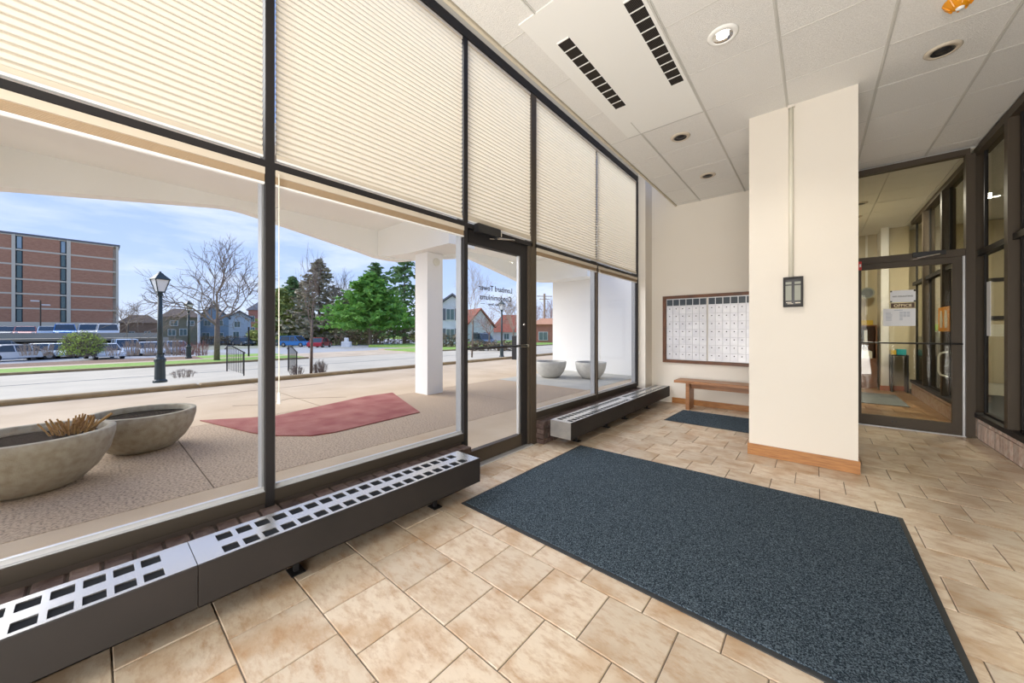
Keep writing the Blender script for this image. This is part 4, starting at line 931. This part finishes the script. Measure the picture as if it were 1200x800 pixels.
def bare_tree(px, d, pyb, pyt, spread_px, label, depth=4, mt='twig', trunk=.35, r=None, name='bare_tree', lim=.6, z=None, fork=3, up=.12, bark='bark', grp=None):
    x, y = at(px, d); zb_ = zz(pyb, d) if z is None else z; H = zz(pyt, d)-zb_; r = r or H*.018
    t = thing(name, label, 'tree', (x, y, zb_), 0, grp)
    m = MB(); th = H*trunk; m.tube((0, 0, -.2), (.02*H, 0, th), r, r*.8, n=9); obj('trunk', m, bark, t, True)
    b = MB(); nb = 5
    for k in range(nb):
        a = k*6.28/nb+R.uniform(-.4, .4); dv = Vector((math.cos(a)*lim, math.sin(a)*lim, 1 if k else 2.5)).normalized()
        branch(b, Vector((.02*H, 0, th*(1 if k < 3 else .85))), dv, H*(1-trunk)*.36, r*.5, depth, .75, up*(.4 if k else 1), 5, fork)
    zs = [v[2] for v in b.v]; k = (H)/max(zs); rad = sorted(math.hypot(v[0], v[1]) for v in b.v)[int(len(b.v)*.93)]; tr_ = spread_px/2/417*d
    b.v = [(v[0]*(1+(tr_/rad-1)*min(1, max(0, (v[2]-th*.8)/(H*.12)))), v[1]*(1+(tr_/rad-1)*min(1, max(0, (v[2]-th*.8)/(H*.12)))), th*.8+(v[2]-th*.8)*(H-th*.8)/(max(zs)-th*.8)) for v in b.v]
    obj('branches', b, mt, t, kind='stuff'); return t
bare_tree(254, 21, 421, 276, 146, 'large bare spreading tree across the street, beside the lamp post', 5, trunk=.33, r=.15, lim=1.5, z=-.44, up=.08)
bare_tree(150, 62, 395, 350, 44, 'small bare tree at the right end of the brick apartment block', 4, 'paletwig')
bare_tree(403, 64, 400, 312, 56, 'bare tree standing behind the brown conifer and the green pine', 4)
bare_tree(553, 24, 415, 302, 46, 'slim bare tree at the hinge side of the door glass', 4, 'paletwig', r=.06)
bare_tree(601, 30, 402, 338, 66, 'bare tree right of the lamp in the door glass', 5, 'paletwig', trunk=.25)
bare_tree(573, 38, 400, 355, 50, 'low bare tree before the red-roofed house in the door glass', 4, 'redtwig', trunk=.2)
bare_tree(646, 62, 398, 344, 36, 'bare tree behind the orange-roofed house', 4, 'redtwig', trunk=.2)
bare_tree(630, 60, 398, 350, 26, 'bare tree left of the utility pole beyond the door', 4, 'redtwig', trunk=.2)
t = bare_tree(364.5, 12.5, 434, 285, 34, 'slim bare tree planted behind the curb, before the red car', 3, 'twig', trunk=.42, r=.05, z=-.25, lim=.5)
def leafy(m, p, size, n_, r_, flat=.6):
    for k in range(n_):
        c = Vector(p)+Vector((R.gauss(0, 1), R.gauss(0, 1), R.gauss(0, flat)))*r_
        a = Vector((R.uniform(-1, 1), R.uniform(-1, 1), R.uniform(-.4, .6))).normalized(); b = a.orthogonal().normalized(); b = Matrix.Rotation(R.uniform(0, 6.28), 3, a) @ b
        s = size*R.uniform(.6, 1.3); m.face([c-a*s, c+b*s*.4, c+a*s, c-b*s*.4])
def conifer(px, d, z, pyt, wpx, mt, label, trunk=.12, dens=1.0, name='conifer', droop=-.1, irregular=.25, leaf=.42):
    x, y = at(px, d); H = zz(pyt, d)-z; W_ = wpx/2/417*d
    t = thing(name, label, 'tree', (x, y, z)); obj('trunk', MB().tube((0, 0, -.2), (0, 0, H*.9), H*.02+.08, .03, n=8), 'bark', t)
    m = MB(); lv = int(15*dens)+6
    for i in range(lv):
        u = i/(lv-1); zc = H*(trunk+(1-trunk)*u); rad = W_*(1-u)**.75*(.85 if u < .1 else 1)+.15; nb = max(5, int(13*(1-u*.55)))
        for k in range(nb):
            a = R.uniform(0, 6.28); rr = rad*R.uniform(1-irregular, 1.08)
            for q_ in (.3, .55, .8, 1):
                leafy(m, (rr*q_*math.cos(a), rr*q_*math.sin(a), zc+droop*rr*q_+R.uniform(-.2, .2)), leaf, int(5*dens), leaf*.55, .35)
    obj('foliage', m, mt, t, kind='stuff'); return t
conifer(343, 74, -1.3, 326, 84, 'spruce', 'dark conifer at the left of the evergreen group', .03, 1.6)
conifer(330, 66, -1.3, 340, 70, 'olive', 'olive conifer partly behind the tall mullion', .02, 1.5, leaf=.5)
conifer(374, 66, -1.1, 306, 100, 'brownconifer', 'tall thinning brown-green conifer behind the red car', .03, 1.5)
conifer(408, 70, -1.1, 348, 110, 'olive', 'low olive-yellow conifer between the brown conifer and the pine', .02, 1.6, irregular=.4)
conifer(434, 47, -.6, 322, 118, 'pine', 'bright green pine in the middle of the evergreen group', .24, 1.5, irregular=.4, leaf=.40, droop=.05)
conifer(440, 64, -.9, 310, 86, 'spruce', 'dark spruce top rising behind the bright green pine', .15, 1)
conifer(474, 56, -.6, 298, 108, 'spruce', 'tall sparse dark spruce left of the white column', .12, .9, irregular=.5)
conifer(505, 62, -.8, 330, 70, 'olive', 'conifer mostly hidden behind the white column', .05, .8)
def twiggy(px, d, z, w, h, mt, label, n_=110, name='bare_shrub', leafs=None, dep=.6, grp=None):
    x, y = at(px, d); t = thing(name, label, 'shrub', (x, y, z), 0, grp); m = MB()
    for k in range(n_):
        a = R.uniform(0, 6.28); r_ = math.sqrt(R.random()); e_ = Vector((w/2*r_*math.cos(a), w/2*r_*math.sin(a)*dep, h*math.sqrt(max(.05, 1-r_*r_*.75))*R.uniform(.75, 1.05)))
        b0 = Vector((e_.x*.72, e_.y*.72, 0)); q_ = (b0+e_)/2+Vector((R.uniform(-.05, .05), R.uniform(-.05, .05), .05))*w
        m.tube(b0, q_, .012*h, .009*h, n=3, cap=False); m.tube(q_, e_, .009*h, .005*h, n=3, cap=False)
        for s in range(3): m.tube(q_.lerp(e_, .3*s), e_+Vector((R.uniform(-.15, .15)*w*.5, R.uniform(-.15, .15)*w*.5, R.uniform(-.12, .05)*h)), .006*h, .004*h, n=3, cap=False)
    obj('twigs', m, mt, t, kind='stuff')
    if leafs:
        f = MB()
        for k in range(900):
            a = R.uniform(0, 6.28); r_ = math.sqrt(R.random()); c = (w/2*r_*math.cos(a), w/2*dep*r_*math.sin(a), h*R.uniform(.12, 1)*math.sqrt(1-r_*r_*.6)); leafy(f, c, .09, 3, .10)
        obj('leaves', f, leafs, t, kind='stuff')
twiggy(97, 31, -.9, 4.3, 2.2, 'twig', 'rounded yellow-green leafy shrub before the parked cars', 120, 'leafy_shrub', 'shrub')
for px, w, h, mt, lb in ((34, 2.6, 1.4, 'paletwig', 'brown bare shrub left of the green shrub'), (60, 2.2, 1.2, 'paletwig', 'low brown bare shrub touching the green shrub'), (133, 2.4, 1.2, 'paletwig', 'low brown shrub just right of the green shrub'), (155, 2.4, 1.7, 'paletwig', 'brown bare shrub right of the green shrub, before the pale car'), (176, 2.4, 1.5, 'paletwig', 'pale twiggy shrub left of the nearest lamp post'), (203, 2.6, 1.9, 'paletwig', 'tan twiggy shrub between the two lamp posts'), (219, 2.2, 1.6, 'redtwig', 'reddish shrub left of the farther lamp post'), (236, 2.3, 1.5, 'redtwig', 'reddish shrub between the farther lamp post and the bare tree')):
    twiggy(px, 29.5, -.75, w*.85, h*.85, mt, lb, 42, grp='shrubs along the parking lot')
twiggy(215, 12.2, -.28, 1.15, .30, 'twig', 'low bare twiggy shrub beside the nearest lamp post base', 90)
twiggy(375, 12.6, -.25, .85, .55, 'twig', 'bare shrub right of the slim curbside tree', 80); twiggy(347, 12.4, -.25, .8, .38, 'twig', 'low bare shrub between railing and slim tree', 70)
def hedge(px0, px1, d, z, h, mt, label, dd=1.0):
    x0, y0 = at(px0, d); x1, y1 = at(px1, d); t = thing('hedge', label, 'hedge', ((x0+x1)/2, (y0+y1)/2, z), math.atan2(y1-y0, x1-x0)); L_ = math.hypot(x1-x0, y1-y0); m = MB(); b = MB()
    for k in range(int(L_*60)): leafy(m, (R.uniform(-L_/2, L_/2), R.uniform(-dd/2, dd/2), R.uniform(0, h)), .16, 3, .12)
    for k in range(int(L_*5)):
        x = R.uniform(-L_/2, L_/2); b.tube((x, 0, 0), (x+R.uniform(-.3, .3), R.uniform(-.4, .4), h*1.15), .03, .01, n=3)
    obj('foliage', m, mt, t, kind='stuff'); obj('stems', b, 'twig', t, kind='stuff')
hedge(392, 486, 52, -.7, 2.4, 'hedge', 'brown undergrowth beneath the evergreens'); hedge(330, 400, 66, -1.3, 2.6, 'olive', 'green undergrowth behind the parked cars')
hedge(512, 548, 38, -.5, 1.4, 'hedge', 'clipped brown hedge before the grey house'); hedge(550, 604, 32, -.45, .8, 'hedge', 'low brown hedge across the street in the door glass')
hedge(232, 300, 63, -1.3, 1.6, 'hedge', 'brown brush before the far houses')
t = thing('black_fence', 'dark metal fence across the lot below the houses', 'fence', (0, 0, 0)); xa, ya = at(238, 58); xb, yb = at(292, 66); m = MB()
for k in range(40): u = k/39; x, y = xa+(xb-xa)*u, ya+(yb-ya)*u; m.tube((x, y, -1.3), (x, y, -.1), .03, n=4)
obj('pickets', m, 'black', t, kind='stuff'); obj('rail', MB().tube((xa, ya, -.2), (xb, yb, -.2), .03, n=4).tube((xa, ya, -1.1), (xb, yb, -1.1), .03, n=4), 'black', t)
for n_ in [o for o in bpy.data.objects if o.parent is None and o.type == 'MESH' and 'kind' not in o and 'category' not in o]: n_['kind'] = 'structure'
